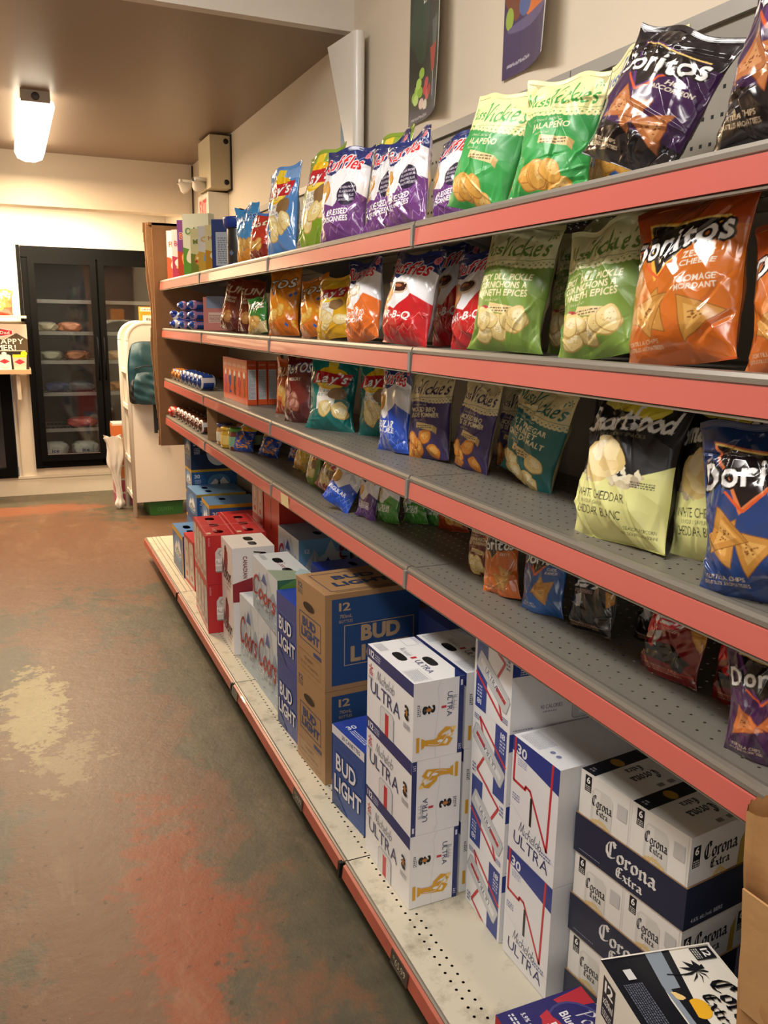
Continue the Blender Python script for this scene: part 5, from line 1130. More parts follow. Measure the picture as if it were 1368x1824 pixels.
def busch(w, h, yellow, flip=False):
    a = Art(w, h, '3468a0'); a.poly([(0, 0), (0, h*.3), (w*.6, h*.22), (w, h*.3), (w, 0)], '1f4a80'); a.ell(w*.5, h*.55, w*.36, h*.32, '5a90c4'); 
    a.poly([(w*.2, h*.5), (w*.4, h*.72), (w*.5, h*.62), (w*.62, h*.8), (w*.82, h*.5)], 'e8edf2'); a.poly([(w*.36, h*.5), (w*.5, h*.62), (w*.6, h*.5)], '8aa4bc')
    a.text('BUSCH', w*.5, h*.42, h*.13, 'f4f4f2', w=w*.62, bold=1, out='1c2c50', ow=.3)
    if yellow: a.rect(0, h*.88, w, h, 'c9a02a'); a.rect(w*.93, 0, w, h, 'c9a02a')
    return a
def busch_side(w, h, dark=False):
    a = Art(w, h, '1f3458' if dark else '2d5f98'); a.rect(0, h*.9, w, h, 'c9a02a' if not dark else '1c2c4c'); a.text('30', w*.12, h*.72, h*.14, 'e4e8f0', w=w*.12, bold=1); a.fine(w*.07, h*.42, w*.2, h*.6, 4, 'b0c0d4')
    a.ell(w*.6, h*.45, w*.25, h*.34, '5a90c4'); a.poly([(w*.36, h*.3), (w*.52, h*.6), (w*.6, h*.46), (w*.7, h*.66), (w*.86, h*.3)], 'e8edf2'); a.poly([(w*.56, h*.3), (w*.6, h*.6), (w*.64, h*.3)], '2a3a50')
    if dark: a.ell(w*.6, h*.45, w*.26, h*.36, 'dfe4ea'); a.text('Busch', w*.5, h*.55, h*.26, '14161c', w=w*.6, bold=1)
    return a
make_carton('busch_s', .34, .12, .234, {'front': busch(34, 23.4, True), 'right': Art(12, 23.4, '234a84')}, '2d5f98', topart=None, topcol='4a7cb4', top_holes=[(-.05, 0, .04, .02), (.06, 0, .03, .018)])
make_carton('busch_m', .31, .30, .185, {'front': busch(31, 18.5, False), 'right': busch_side(30, 18.5)}, '2d5f98', topcol='6f98c4', top_holes=[(-.05, -.06, .03, .018), (.06, -.06, .03, .018)])
make_carton('busch_y', .25, .28, .20, {'front': busch(25, 20, True), 'right': busch_side(28, 20)}, '2d5f98', topcol='4f74a0', top_holes=[(-.03, -.04, .03, .018)])
make_carton('busch_30', .212, .29, .1545, {'front': busch(22, 17, True), 'right': busch_side(30, 17)}, '2d5f98')
make_carton('busch_dk', .212, .29, .235, {'front': busch(22, 17, False), 'right': busch_side(30, 17, True)}, '1f3458')

GB = 'beer cases on the base deck'
CS = [
('busch_s', (.785,4.86), (.782,4.55), 0, 'blue and yellow beer case standing alone at far front of deck'),
('bud24', (.785,4.50), (.79,4.28), 0, 'red beer case between small blue case and tall red stack'),
('bud40', (.752,4.029), (.727,3.609), 0, 'long red beer case, lower one of the front red stack'),
('bud40', (.752,4.029), (.727,3.609), 1, 'long red beer case on top of the front red stack'),
('bud40', (.890,4.022), (.865,3.602), 0, 'long red beer case at the bottom behind the front red stack'),
('bud40', (.890,4.022), (.865,3.602), 1, 'long red beer case on top, second row behind red stack'),
('molson_p', (.783,3.565), (.776,3.335), 0, 'white case with black script, lower one with plain white side'),
('molson', (.783,3.565), (.776,3.335), 1, 'white and maroon beer case with black script, upper one'),
('coors_l', (.785,3.256), (.795,3.000), 0, 'silver mountain beer case on deck, left of the lower pair'),
('coors_l', (.793,2.996), (.797,2.746), 0, 'silver mountain beer case on deck, right of the lower pair'),
('coors_w', (.795,3.075), (.788,2.68), 1, 'silver mountain beer case with two hand holes, atop two others'),
('bl15', (.778,2.690), (.787,2.481), 0, 'royal blue beer case beside brown cartons, lower one'),
('bl15', (.778,2.690), (.787,2.481), 1, 'royal blue beer case beside brown cartons, upper one'),
('kraft', (.772,2.446), (.787,2.216), 0, 'brown cardboard bottle case with hand hole, bottom of its pair'),
('kraft', (.772,2.446), (.787,2.216), 1, 'brown cardboard bottle case with hand hole, top of its pair'),
('bl30', (.778,2.125), (.799,1.921), 0, 'blue 30 CANETTES beer case with white top band on the deck'),
('mich', (.782,1.875), (.786,1.608), 0, 'white and navy 12 can case, bottom of the front stack of three'),
('mich_t', (.782,1.875), (.786,1.608), 1, 'white and navy 12 can case, middle of the front stack of three'),
('mich', (.782,1.875), (.786,1.608), 2, 'white and navy 12 can case, top of the front stack of three'),
('mich', (.925,1.885), (.929,1.617), 0, 'white 12 can case at the bottom behind front stack of three'),
('mich', (.925,1.885), (.929,1.617), 1, 'white 12 can case in the middle behind front stack of three'),
('mich', (.925,1.885), (.929,1.617), 2, 'white 12 can case on top, tucked behind front stack of three'),
('u18', (.936,1.594), (.931,1.424), 0, 'white and blue 18 can case, bottom of the stack of four'),
('u18_t', (.936,1.594), (.931,1.424), 1, 'white and blue 18 can case, second up in stack of four'),
('u18', (.936,1.594), (.931,1.424), 2, 'white and blue 18 can case, third up in stack of four'),
('u18_t', (.936,1.594), (.931,1.424), 3, 'white and blue 18 can case, topmost of the stack of four'),
('u30', (.930,1.408), (.935,1.243), 0, 'white 30 can case with red zigzag, lower one of two'),
('u30', (.930,1.408), (.935,1.243), 1, 'white 30 can case with red zigzag, upper one of two'),
# back row
('busch_m', (.95,5.27), (.95,4.96), 0, 'blue mountain beer case, bottom of the far back stack'),
('busch_m', (.95,5.27), (.95,4.96), 1, 'blue mountain beer case, top of the far back pair with hand holes'),
('busch_y', (.94,4.76), (.93,4.50), 0, 'blue and yellow mountain beer case, lower one beside red cases'),
('busch_y', (.94,4.76), (.93,4.50), 1, 'blue and yellow mountain beer case, upper one beside red cases'),
('bud_m', (.955,4.42), (.95,4.12), 0, 'red beer case under the red one with sideways white script'),
('bud_m', (.955,4.42), (.95,4.12), 1, 'red beer case with sideways white script and two hand holes'),
('bud_t', (1.055,4.06), (1.05,3.84), 0, 'red beer case, bottom of the back stack of three'),
('bud_t', (1.055,4.06), (1.05,3.84), 1, 'red beer case, middle of the back stack of three'),
('bud_t', (1.055,4.06), (1.05,3.84), 2, 'red beer case, top of the back stack of three'),
('red_tall', (1.05,3.82), (1.05,3.57), 0, 'tall orange red carton with vertical slot behind the red cases'),
('coors_b', (1.04,3.555), (1.04,3.255), 0, 'blue mountain beer case at the back, under another one'),
('coors_b', (1.04,3.555), (1.04,3.255), 1, 'blue mountain beer case with red sideways script, back row'),
('bl15', (1.0,2.975), (1.0,2.774), 0, 'royal blue beer case in the back row, lower one'),
('bl15', (1.0,2.975), (1.0,2.774), 1, 'royal blue beer case in the back row, its top near the shelf'),
('bl15s', (1.085,2.20), (1.085,2.0), 0, 'dark blue beer case behind brown cartons, lower one'),
('bl15s', (1.085,2.20), (1.085,2.0), 1, 'dark blue beer case behind brown cartons, upper one'),
]
for key, L_, R_, n, lab in CS:
    h_ = CART[key][4] if key != 'coors_w' else .303
    hz_ = {'mich_t': .1972, 'mich': .1972, 'u18': .175, 'u18_t': .175}.get(key, h_+.0012)
    stack(key, L_, R_, ZS[0]+.0008+n*hz_, lab, group=GB)
for n, (k_, h_) in enumerate((('busch_30', 0), ('busch_30', .1555), ('busch_30', .311), ('busch_dk', .4665))):
    stack(k_, (.985, 5.498), (.985, 5.283), ZS[0]+.001+h_, 'blue mountain beer case in the farthest column, %s' % ('bottom', 'second up', 'third up, yellow band', 'dark top one')[n], group=GB)

# flats of can six packs in cardboard trays
CW = 'e8e6e0'; TN = '20273f'
sf = Art(13.2, 17.6, CW); sf.rect(1.2, 13.6, 2.9, 17.0, '16181f'); sf.text('6', 2.05, 16, 1.3, 'f2f2ee', w=.9, bold=1); sf.fine(1.4, 13.8, 2.7, 15, 3, 'c8c8c4')
sf.poly([(3.2, 0), (8.6, 0), (8.6, 14.4), (7.8, 15.4), (4.0, 15.4), (3.2, 14.4)], 'd6d4cd'); sf.rect(3.8, 0, 5.4, 15, 'e2e0da')
sf.goth('Corona', 5.9, 12.7, 2.3, '1c2436', w=5.2, nib=.26, ang=.78, thin=.07); sf.goth('Extra', 6.1, 10.8, 1.5, '1c2436', w=3.0, nib=.24, ang=.78, thin=.06)
for k in range(6): sf.ell(4.0+k*.75, 9.0-abs(k-2.5)*.3, .5, .5, 'd9c08a', n=10)
sf.rect(9.8, 12.2, 12.2, 15.2, 'c6c4c2'); sf.line([(12.8, 0), (12.8, 17.6)], .08, 'c0beb8')
ss = Art(14.6, 17.6, 'd9dce2'); ss.rect(.7, 11.4, 2.6, 15.6, '16181f'); ss.text('6', 1.65, 14.6, 1.4, 'f2f2ee', w=1, bold=1); ss.fine(.9, 11.6, 2.4, 13, 3, 'c8c8c4')
ss.goth('Corona', 8.0, 13.8, 3.2, '1a2234', w=9.0, nib=.28, ang=.78, thin=.07); ss.goth('Extra', 8.1, 10.9, 2.0, '1a2234', w=5.2, nib=.26, ang=.78, thin=.06)
for k in range(9): ss.ell(6.6+k*.4, 9.2-abs(k-4)*.35, .45, .45, 'd9c08a', n=10)
ss.poly([(12.8, 6), (14.6, 5), (14.6, 15), (13.4, 13)], 'b59a3a')
stp = Art(13.2, 14.6, 'c9c8c6'); stp.rect(0, 0, 3.6, 14.6, '1a1d26'); stp.ell(2.0, 7.6, 1.5, 1.3, 'b08a2c'); stp.fine(1, 1, 2.2, 2.6, 2, 'a0a0a4')
stp.goth('Corona', 8.6, 8.6, 2.6, '2a2e3a', w=6.6, nib=.28, ang=.78, rot=-math.pi/2); stp.goth('Extra', 5.6, 8.6, 1.8, '2a2e3a', w=4, rot=-math.pi/2)
stp.fine(11.4, 8, 12.4, 13.6, 2, '8a8a8c')
make_carton('six', .133, .147, .176, {'front': sf, 'right': ss}, CW, topart=stp)
def tray_meshes():
    mb = MB(); W, Dp, H, k = .274, .302, .084, .003; m = ink(TN, .45); e = mat('corrugated_edge', '8a6a48', .8)
    X, Y = W/2, Dp/2
    mb.box((-X,-Y,0), (X,Y,k), m); mb.box((-X,-Y,k), (X,-Y+k,H), m); mb.box((-X,Y-k,k), (X,Y,H), m); mb.box((-X,-Y+k,k), (-X+k,Y-k,H), m); mb.box((X-k,-Y+k,k), (X,Y-k,H), m)
    for a, b in (((-X,-Y,H),(X,-Y+k,H+.0006)), ((-X,-Y+k,H),(-X+k,Y,H+.0006)), ((X-k,-Y+k,H),(X,Y,H+.0006))): mb.box(a, b, e)
    a = Art(27.4, 8.4, TN); a.goth('Corona', 14.6, 5.7, 3.6, 'e9e8e4', w=12.5, nib=.28, ang=.78, thin=.07); a.goth('Extra', 14.6, 2.2, 2.3, 'e9e8e4', w=6.6, nib=.26, ang=.78, thin=.06); a.fine(1.6, 1.0, 7.2, 1.35, 1, '8a90a4')
    a.decal(mb, lambda x, y, e: (-X+x, -Y-e, y), rough=.45)
    a = Art(30.2, 8.4, TN); a.text('4.6% alc./vol. BIERE', 6, 1.4, .8, 'b9c4d8', w=8.5); a.decal(mb, lambda x, y, e: (X+e, -Y+x, y), rough=.45)
    return mb.mesh('tray_body')
TR = tray_meshes(); e_ = Vector((.036, -.287, 0)).normalized(); bk = Vector((-e_.y, e_.x, 0)); yaw = math.atan2(e_.y, e_.x)
TL = Vector((.966, 1.226, 0)); tp = None; lev = ['bottom', 'middle', 'top']
sixp = CART['six']; s0 = None
for n in range(3):
    z = ZS[0]+.0012+n*.1825; c = TL+e_*.137+bk*.151
    o = link('cardboard_tray', TR); o.location = (c.x, c.y, z); o.rotation_euler = (0, 0, yaw)
    tag(o, 'navy cardboard tray with white blackletter writing, %s of three' % lev[n], 'tray', 'navy cardboard trays')
    for i, wx in enumerate((-.0668, .0668)):
        for j, wy in enumerate((-.0738, .0738)):
            if s0 is None:
                s0 = s = thing('beer_sixpack', 'x', 'beer pack'); link('carton_body', sixp[0], s); link('top_panel', sixp[1], s)
            else: s = copy_tree(s0)
            q = c+e_*wx+bk*wy; s.location = (q.x, q.y, z+.004); s.rotation_euler = (0, 0, yaw)
            s['label'] = 'white can six pack in %s navy tray, %s %s' % (lev[n], ('front', 'back')[j], ('left', 'right')[i]); s['group'] = 'six packs in the navy trays'
# blue ribbon case lying at the bottom edge
PB = '2a2768'
pt = Art(29, 19, PB); pt.poly([(.2, 19), (4.6, 19), (3.6, 13), (1, 12)], 'b8303c'); pt.ell(11, 12.6, 9, 6.4, '44447e'); pt.ell(11, 12.6, 8.5, 5.9, PB)
pt.pen('Pabst', 9.2, 15.6, 3.6, 'e8e6ee', w=7, nib=.22, shear=.1, rot=0); pt.text('Blue Ribbon', 9.4, 12.0, 1.7, 'e8e6ee', w=10.5, bold=1); pt.ell(8, 8.4, 4.4, 2.0, 'b8303c'); pt.poly([(2.6, 9.6), (13.4, 9.6), (12.6, 7.4), (3.4, 7.4)], 'b8303c'); pt.text('5.9%', 8, 8.5, 1.9, 'f0e6e8', w=5.0, bold=1)
pt.fine(1, 2, 5, 3.4, 2, 'd8d8e4'); pt.text('5.9% alc./vol', 4.6, 4.8, .9, 'd8d8e4', w=6, bold=1); pt.line([(9, 2), (11, 5), (9.6, 7), (13, 6.2), (15, 8), (15, 5), (17, 3.6), (13.6, 3.4), (12, 1), (9, 2)], .25, 'c4c6d8')
pt.rect(26.5, 2, 28.6, 17, 'd8d8dc')
for k in range(16): pt.rect(26.5, 2.3+k*.9, 28.6, 2.6+k*.9+.2*(k % 3), '16161c')
pf = Art(29, 13.6, PB); pf.rect(0, 0, 3, 13.6, 'b8303c'); pf.text('Blue Ribbon', 16, 7, 2.4, 'e8e6ee', w=16, bold=1)
make_carton('ribbon', .29, .19, .136, {'front': pf}, PB, topart=pt)
stack('ribbon', (.738, 1.128), (.735, .838), ZS[0]+.001, 'dark blue ribbon beer case lying flat at the bottom photo edge', group=GB)
# black and white bottle case with palm trees on top
def palm_front():
    a = Art(27, 24, 'e9e5da'); a.rect(1.6, 15, 5.6, 22.6, '16181f'); a.text('12', 3.6, 21, 2.0, 'f2f2ee', w=2.8, bold=1); a.text('x330ml', 3.6, 18.4, 1.3, 'e4e4e0', w=3.2, bold=1); a.fine(2, 15.5, 5.2, 17, 3, 'c8c8c4')
    a.goth('Corona', 15.6, 16.4, 5.4, '16181f', w=14, nib=.28, ang=.78, thin=.07); a.goth('Extra', 15.6, 10.6, 3.6, '16181f', w=8, nib=.26, ang=.78, thin=.06); palm(a, 3.4, 10.5, 2.4); return a
def palm(a, x, y, r):
    for k in range(9):
        t = k*.7; ex_, ey_ = x+r*math.cos(t), y+r*.9*math.sin(t)-r*.15
        a.poly([(x, y), (x+r*.5*math.cos(t-.25), y+r*.5*math.sin(t-.25)+.15*r), (ex_, ey_), (x+r*.5*math.cos(t+.25), y+r*.5*math.sin(t+.25)+.0*r)], '16181f')
    a.line([(x, y), (x+r*.1, y-r), (x-r*.1, y-r*2)], r*.1, '16181f', True)
pt2 = Art(27, 20, 'eae6da')
pt2.poly([(0, 0), (27, 0), (27, 6.0), (18, 7.2), (10, 7), (0, 8)], '14161e'); pt2.poly([(0, 8), (7, 7.2), (16, 7.4), (27, 6.2), (27, 9.4), (14, 9), (5, 10.5), (0, 11)], '8d99a6')
pt2.poly([(0, 11), (4, 10.4), (14, 9), (27, 9.4), (27, 11), (12, 10.4), (0, 12.4)], '14161e')
pt2.ell(12.4, 10.6, 2.0, 1.7, 'efb52c'); pt2.poly([(8, 10.0), (17, 9.1), (17, 8.4), (8, 8.2)], '14161e'); pt2.ell(9.5, 8.6, 1.2, .5, 'efd08a', .5, blob=.2); pt2.ell(21, 8.0, 1.0, .6, 'e8e8e8', blob=.2)
palm(pt2, 5.4, 14.4, 2.6); palm(pt2, 24.6, 12.6, 1.6); pt2.rect(.6, 15.8, 3.4, 19.4, '16181f'); pt2.text('12', 2.0, 18.2, 1.2, 'f0f0ec', w=1.8, bold=1); pt2.fine(.9, 16, 3.1, 17.2, 3, 'c8c8c4')
pt2.goth('Corona', 14.2, 16.7, 3.7, '14161e', w=13, nib=.28, ang=.78, thin=.07); pt2.goth('Extra', 13.6, 13.3, 2.4, '14161e', w=7, nib=.26, ang=.78, thin=.06)
pt2.rect(3, 2.4, 5.2, 3.8, 'd8d8d8'); pt2.fine(6, 1.0, 20, 4.4, 9, '6a7080', 4); pt2.ell(22, 2.4, .7, .7, 'd8d8d8'); pt2.ell(24, 2.4, .7, .7, 'd8d8d8')
pt2.line([(.2, 0), (.2, 20)], .3, 'f2eee4'); pt2.line([(0, 19.7), (27, 19.7)], .3, 'f2eee4')
make_carton('palm', .27, .198, .239, {'front': palm_front()}, 'e9e5da', topart=pt2)
stack('palm', (.815, .944), (.790, .82), ZS[0]+.1385, 'white and black bottle case with palm tree and sun, bottom right', group=GB)
tb_ = Art(26, 20, '17191f'); tb_.fine(3, 4, 22, 8, 6, '5a5a60', 3); tb_.line([(0, 2), (26, 2)], .5, 'c8c6bc'); tb_.line([(0, 19.5), (26, 19.5)], .3, 'c8c6bc'); tb_.rect(8, 10, 14, 12, '6a6a6e')
make_carton('blackcase', .26, .19, .184, {}, '17191f', topart=tb_)
for n in (0, 1): stack('blackcase', (1.055, .885), (1.035, .63), ZS[0]+.001+n*.185, 'black bottle case behind the palm tree case, %s one' % ('lower', 'upper')[n], group=GB)

# ================================================================== groceries at the far end of the shelves
def art_box(name, w, d, h, arts, base, label, cat, L, yaw, group, proto={}, part='box_body', key=None):
    """small printed box; origin bottom centre, front -Y"""
    k = key or name+base
    if k in proto: o = copy_tree(proto[k])
    else:
        o = thing(name, label, cat); mb = MB(); m = ink(base); mb.box((-w/2, -d/2, 0), (w/2, d/2, h), m)
        for side, a in arts.items():
            fn = {'front': lambda x, y, e: (-w/2+x, -d/2-e, y), 'right': lambda x, y, e: (w/2+e, -d/2+x, y)}[side]
            a.decal(mb, fn)
        mb.build(part, o)
        f = MB(); f.box((-w/2, -d/2, h), (w/2, d/2, h+.0008), m); f.box((-w/2, -.004, h+.0008), (w/2, .0, h+.0012), ink('cfc8bc')); f.build('top_flap', o); proto[k] = o
    o.name = name; o['label'] = label; o['category'] = cat
    if group: o['group'] = group
    o.location = L; o.rotation_euler = (0, 0, yaw); return o
def cereal_art(w, h, base, c2, c3, word, seed):
    a = Art(w*100, h*100, base); W, H = a.w, a.h; r = random.Random(seed)
    a.poly([(0, 0), (W, 0), (W, H*.34), (0, H*.48)], c2); a.ell(W*.5, H*.34, W*.34, H*.16, c3, blob=.1, seed=seed)
    for k in range(12): a.ell(W*.5+r.uniform(-.3, .3)*W, H*.34+r.uniform(-.1, .12)*H, .9, .7, r.choice(['e9c078', 'c98a3a', 'b83a2c', 'f2e2b8']), n=10)
    a.text(word, W*.5, H*.74, H*.1, c2, w=W*.8, bold=1, rot=.05, out='ffffff', ow=.25); return a
CER = [('f2ece6', 'd8583a', 'f4dcc0', 'FLAKES', .29, 'white cereal box with red bowl, nearest the end board'),
       ('f0d4d0', 'b03a5c', 'f6e6e0', 'BERRY', .28, 'pale pink cereal box, second from the end board'),
       ('7a3f8c', 'b0402c', 'e9b070', 'BRAN', .315, 'tall purple and red cereal box on the top shelf'),
       ('e4ead8', '5f9a3c', 'f4f0dc', 'OATS', .33, 'tallest pale green cereal box, top shelf'),
       ('d9d8a8', '7a8a3a', 'e0a850', 'MUESLI', .235, 'short olive cereal box, fifth along top shelf'),
       ('f2e4a8', 'd89a2a', 'f6f0dc', 'HONEY', .22, 'yellow cereal box directly before the navy one'),
       ('dfe2e4', 'd8b04a', '8fb0cc', 'CORN', .23, 'white and gold cereal box, middle of the row')]
order = [0, 1, 2, 3, 4, 6, 5]
for n, (i, y) in enumerate(zip(order, (5.36, 5.18, 5.00, 4.83, 4.62, 4.42, 4.25))):
    b, c2, c3, wd_, h_, lab = CER[i]
    art_box('cereal_box', .17, .055, h_, {'front': cereal_art(.17, h_, b, c2, c3, wd_, i), 'right': Art(5.5, h_*100, b)}, b, lab, 'cereal box', (.985, y, ZS[1]+.001), -math.pi/2+.75, 'cereal boxes on the top shelf', key='c%d' % i)
nv = Art(16, 21, '28407c'); nv.rect(2, 2, 13, 17, 'b9c2cc'); nv.fine(3, 3, 12, 15, 12, '7a8490'); nv.ell(10, 19, 2, 1, 'd8a83a')
art_box('cereal_box', .16, .06, .225, {'front': nv, 'right': Art(6, 22, '1f3468')}, '28407c', 'navy cereal box with grey nutrition panel beside the canister', 'cereal box', (.975, 4.06, ZS[1]+.001), -math.pi/2+.95, 'cereal boxes on the top shelf', key='navy')
# canister with a blue lid
t = thing('snack_canister', 'tall dark canister with wide blue lid on the top shelf', 'canister', (.965, 3.86, ZS[1]+.001))
mb = MB(); cols = ['33302e', '2a3450', 'c98a4a']
mb.lathe([(0, 0), (.050, 0), (.052, .02), (.052, .165), (.05, .17)], None, 28, mfn=lambda j: ink(('28407c', '28407c', '33302e', '33302e', '33302e')[j]))
for k in range(12):
    a_ = k*1.9; z = .04+.011*k; c, s = math.cos(a_), math.sin(a_)
    mb.face([(c*.0525-s*.012, s*.0525+c*.012, z), (c*.0535, s*.0535, z-.012), (c*.0525+s*.012, s*.0525-c*.012, z), (c*.0535, s*.0535, z+.014)], ink(('d89a5a', 'e8e0d0', '6a7a9c')[k % 3]))
mb.build('can_body', t)
mb = MB(); mb.lathe([(.05, .168), (.064, .172), (.068, .205), (.068, .214), (.06, .216), (.0, .216)], None, 28, mfn=lambda j: mat('blue_lid', '1f3fa0', .35) if j < 3 else mat('gold_rim', 'c9a545', .4)); mb.build('lid', t)
mb = MB(); mb.lathe([(0, .216), (.008, .216), (.009, .225), (.018, .23), (.018, .252), (.0, .256)], mat('dark_knob', '1a1410', .4), 16, c=(.01, 0, 0)); mb.build('knob', t)

# wrapped cookie packs, second shelf
def wrap_mesh(L, r, c1, c2, rz=.8, seed=0):
    mb = MB(); n = 18; prof = [(.0, -.5), (.55, -.5), (.25, -.46), (.9, -.40), (1, -.3), (1, .3), (.9, .40), (.25, .46), (.55, .5), (.0, .5)]
    rs = random.Random(seed); k = len(mb.v)
    for a_, zz_ in prof:
        for q in range(n):
            t = 2*math.pi*q/n; w = 1+.05*rs.uniform(-1, 1)*(a_ > .3)
            mb.v.append((zz_*L, r*a_*w*math.cos(t), r*rz+r*rz*a_*w*math.sin(t)))
    for j in range(len(prof)-1):
        mi = mb.mi(ink(c2 if j in (3, 5) else (c1 if j != 4 else c1), .2, .6))
        for q in range(n):
            e = (q+1) % n; m2 = mb.mi(ink(c2, .2, .6)) if (j == 4 and q % 6 in (1, 2)) else mi
            mb.f.append((k+j*n+q, k+(j+1)*n+q, k+(j+1)*n+e, k+j*n+e)); mb.m.append(m2); mb.sm.append(True)
    return mb.mesh('wrapper')
W1 = [wrap_mesh(.19, .032, '1f3fa8', 'd8dce8', seed=1), wrap_mesh(.17, .030, '2a5ab0', 'c89ac0', seed=2)]
def wrapped(me, loc, rot, label, cat, group, name='cookie_pack', sc=1):
    o = link(name, me); o.location = loc; o.rotation_euler = rot; o.scale = (sc,)*3; return tag(o, label, cat, group)
n = 0
for col in range(2):
    for lv in range(3):
        wrapped(W1[1], (.97, 5.02-.30*col, ZS[2]+.006+lv*.0535), (0, 0, .35), 'shiny blue cookie pack, %s of the %s stack of three' % (('bottom', 'middle', 'top')[lv], ('left', 'right')[col]), 'cookie pack', 'cookie packs on the second shelf')
wrapped(W1[0], (.96, 5.30, ZS[2]+.03), (0, .5, .5), 'royal blue cookie pack leaning by the end board', 'cookie pack', 'cookie packs on the second shelf')
wrapped(W1[0], (.97, 5.22, ZS[2]+.006), (0, 0, .2), 'royal blue cookie pack lying flat under the leaning one', 'cookie pack', 'cookie packs on the second shelf')
pk = Art(14, 18, 'd98c86'); pk.rect(2, 11, 12, 17, '8a9cc0'); pk.rect(3, 4, 11, 9, 'ecd0c4'); pk.fine(3.4, 4.4, 10, 8, 5, '9a5a58')
art_box('cookie_box', .15, .06, .165, {'front': pk, 'right': Art(6, 16.5, 'c87c78')}, 'd98c86', 'pink and blue cookie box left of the brown bags', 'cookie box', (.99, 4.40, ZS[2]+.006), -math.pi/2+.8, None, key='pk')

# granola boxes, third shelf
OR = 'd8582c'; fl = ['b8407c', '2f4a8c', '5a3a20', 'c0304a', 'b05a2a']
nut = Art(4.4, 19.5, OR); nut.rect(.4, 2.4, 4.0, 15.6, 'cfd0d2'); nut.fine(.6, 2.8, 3.8, 15.2, 22, '84868c'); nut.text('GRANOLA', 2.2, 17.6, .7, 'f0d0b8', w=3.2)
for i in range(5):
    f = Art(8.7, 19.5, OR); f.rect(.6, 14, 8.1, 18.6, 'e88a5c'); f.text('GRANOLA', 4.3, 16.6, 1.2, 'f6e0cc', w=6, bold=1); f.ell(4.3, 10.6, 2.3, 4.0, 'e9b48c'); f.ell(4.3, 9.6, 2.0, 3.6, fl[i], blob=.12, seed=i); f.ell(4.3, 12.6, 1.2, 1.3, 'f0e8dc')
    for q in range(9): f.ell(2.5+random.Random(q+i).uniform(0, 3.6), 3+random.Random(q*3+i).uniform(0, 3), .6, .5, fl[i], n=8)
    art_box('granola_box', .087, .044, .195, {'front': f, 'right': nut}, OR, 'orange granola bar box, %s of five in front row' % ('leftmost', 'second from left', 'middle', 'second from right', 'rightmost')[i], 'snack box', (.965, 4.085-i*.0885, ZS[3]+.0012), -math.pi/2+.06, 'granola boxes on the third shelf', key='g%d' % i)
for i in range(3):
    art_box('granola_box', .087, .044, .19, {'front': Art(8.7, 19, OR), 'right': nut}, OR, 'orange granola bar box showing grey nutrition panel, %s behind front row' % ('first', 'second', 'third')[i], 'snack box', (1.016+i*.047, 3.745, ZS[3]+.0012), -math.pi/2+.06, 'granola boxes on the third shelf', key='gback')
# rows of wrapped little cakes
CK = [wrap_mesh(.10, .042, '20408c', 'e2dcd8', .95, 3), wrap_mesh(.10, .038, '6a3a28', 'e8e2dc', .95, 4), wrap_mesh(.09, .04, 'b8742c', '2a4a90', .9, 5)]
for i in range(8):
    nm = ('first', 'second', 'third', 'fourth', 'fifth', 'sixth', 'seventh', 'eighth')[i]
    wrapped(CK[2] if i < 3 else CK[0], (.945, 5.36-i*.115, ZS[3]+.002), (0, 0, .12), 'small %s wrapped cake on the third shelf, %s from the end board' % ('brown and blue' if i < 3 else 'blue and white', nm), 'snack cake', 'wrapped cakes on the third shelf', 'snack_cake')
    if i < 7: wrapped(CK[1], (.945, 5.26-i*.115, ZS[4]+.002), (0, 0, .12), 'small brown and white wrapped cake, fourth shelf, %s along the row' % nm, 'snack cake', 'wrapped cakes on the fourth shelf', 'snack_cake')
wrapped(wrap_mesh(.10, .04, 'c83a34', 'e8c0b0', .8, 6), (.93, 5.42, ZS[4]+.002), (0, 0, .4), 'red candy wrapper pack tight against the end board', 'snack cake', None, 'snack_cake')
# board divider on the fourth shelf
t = MB(); t.box((0, 0, 0), (.30, .012, .172), BR); t.box((-.002, -.003, 0), (.05, .0, .170), CB); o = t.build('shelf_divider'); o.location = (.885, 4.262, ZS[4]+.001)
tag(o, 'brown board divider between wrapped cakes and jars', 'divider')
# jars
for i, (x, y, c, l, h_, lab) in enumerate([(.94, 4.13, 'b88a4a', '3a3f6a', .105, 'jar of nuts with dark lid beside the brown divider'), (.935, 4.02, 'c9a030', 'd8a83a', .10, 'yellow jar with gold lid between two other jars'), (.955, 3.93, '6a2c20', '5a9a3c', .105, 'dark salsa jar with green lid'), (1.03, 4.08, '8a5a30', 'c0602c', .105, 'brown jar with orange lid behind the nut jar'), (1.05, 3.97, '5a2a20', '3f7a2c', .105, 'dark jar with green lid, back row')]):
    t = thing('jar', lab, 'jar', (x, y, ZS[4]+.001), group='jars on the fourth shelf')
    mb = MB(); mb.lathe([(0, 0), (.036, 0), (.040, .006), (.040, h_*.7), (.034, h_*.82), (.034, h_*.84)], ink(c, .15, .8), 22); mb.build('glass_body', t)
    mb = MB(); mb.lathe([(.0405, h_*.18), (.0408, h_*.2), (.0408, h_*.6), (.0405, h_*.62)], ink(('d8d4c8', 'e8c870', '7fae8c', 'c8a888', 'a8b890')[i]), 22); mb.build('paper_label', t)
    mb = MB(); mb.lathe([(.034, h_*.83), (.038, h_*.84), (.038, h_*.99), (.036, h_), (0, h_)], ink(l, .3, .4), 22); mb.build('lid', t)

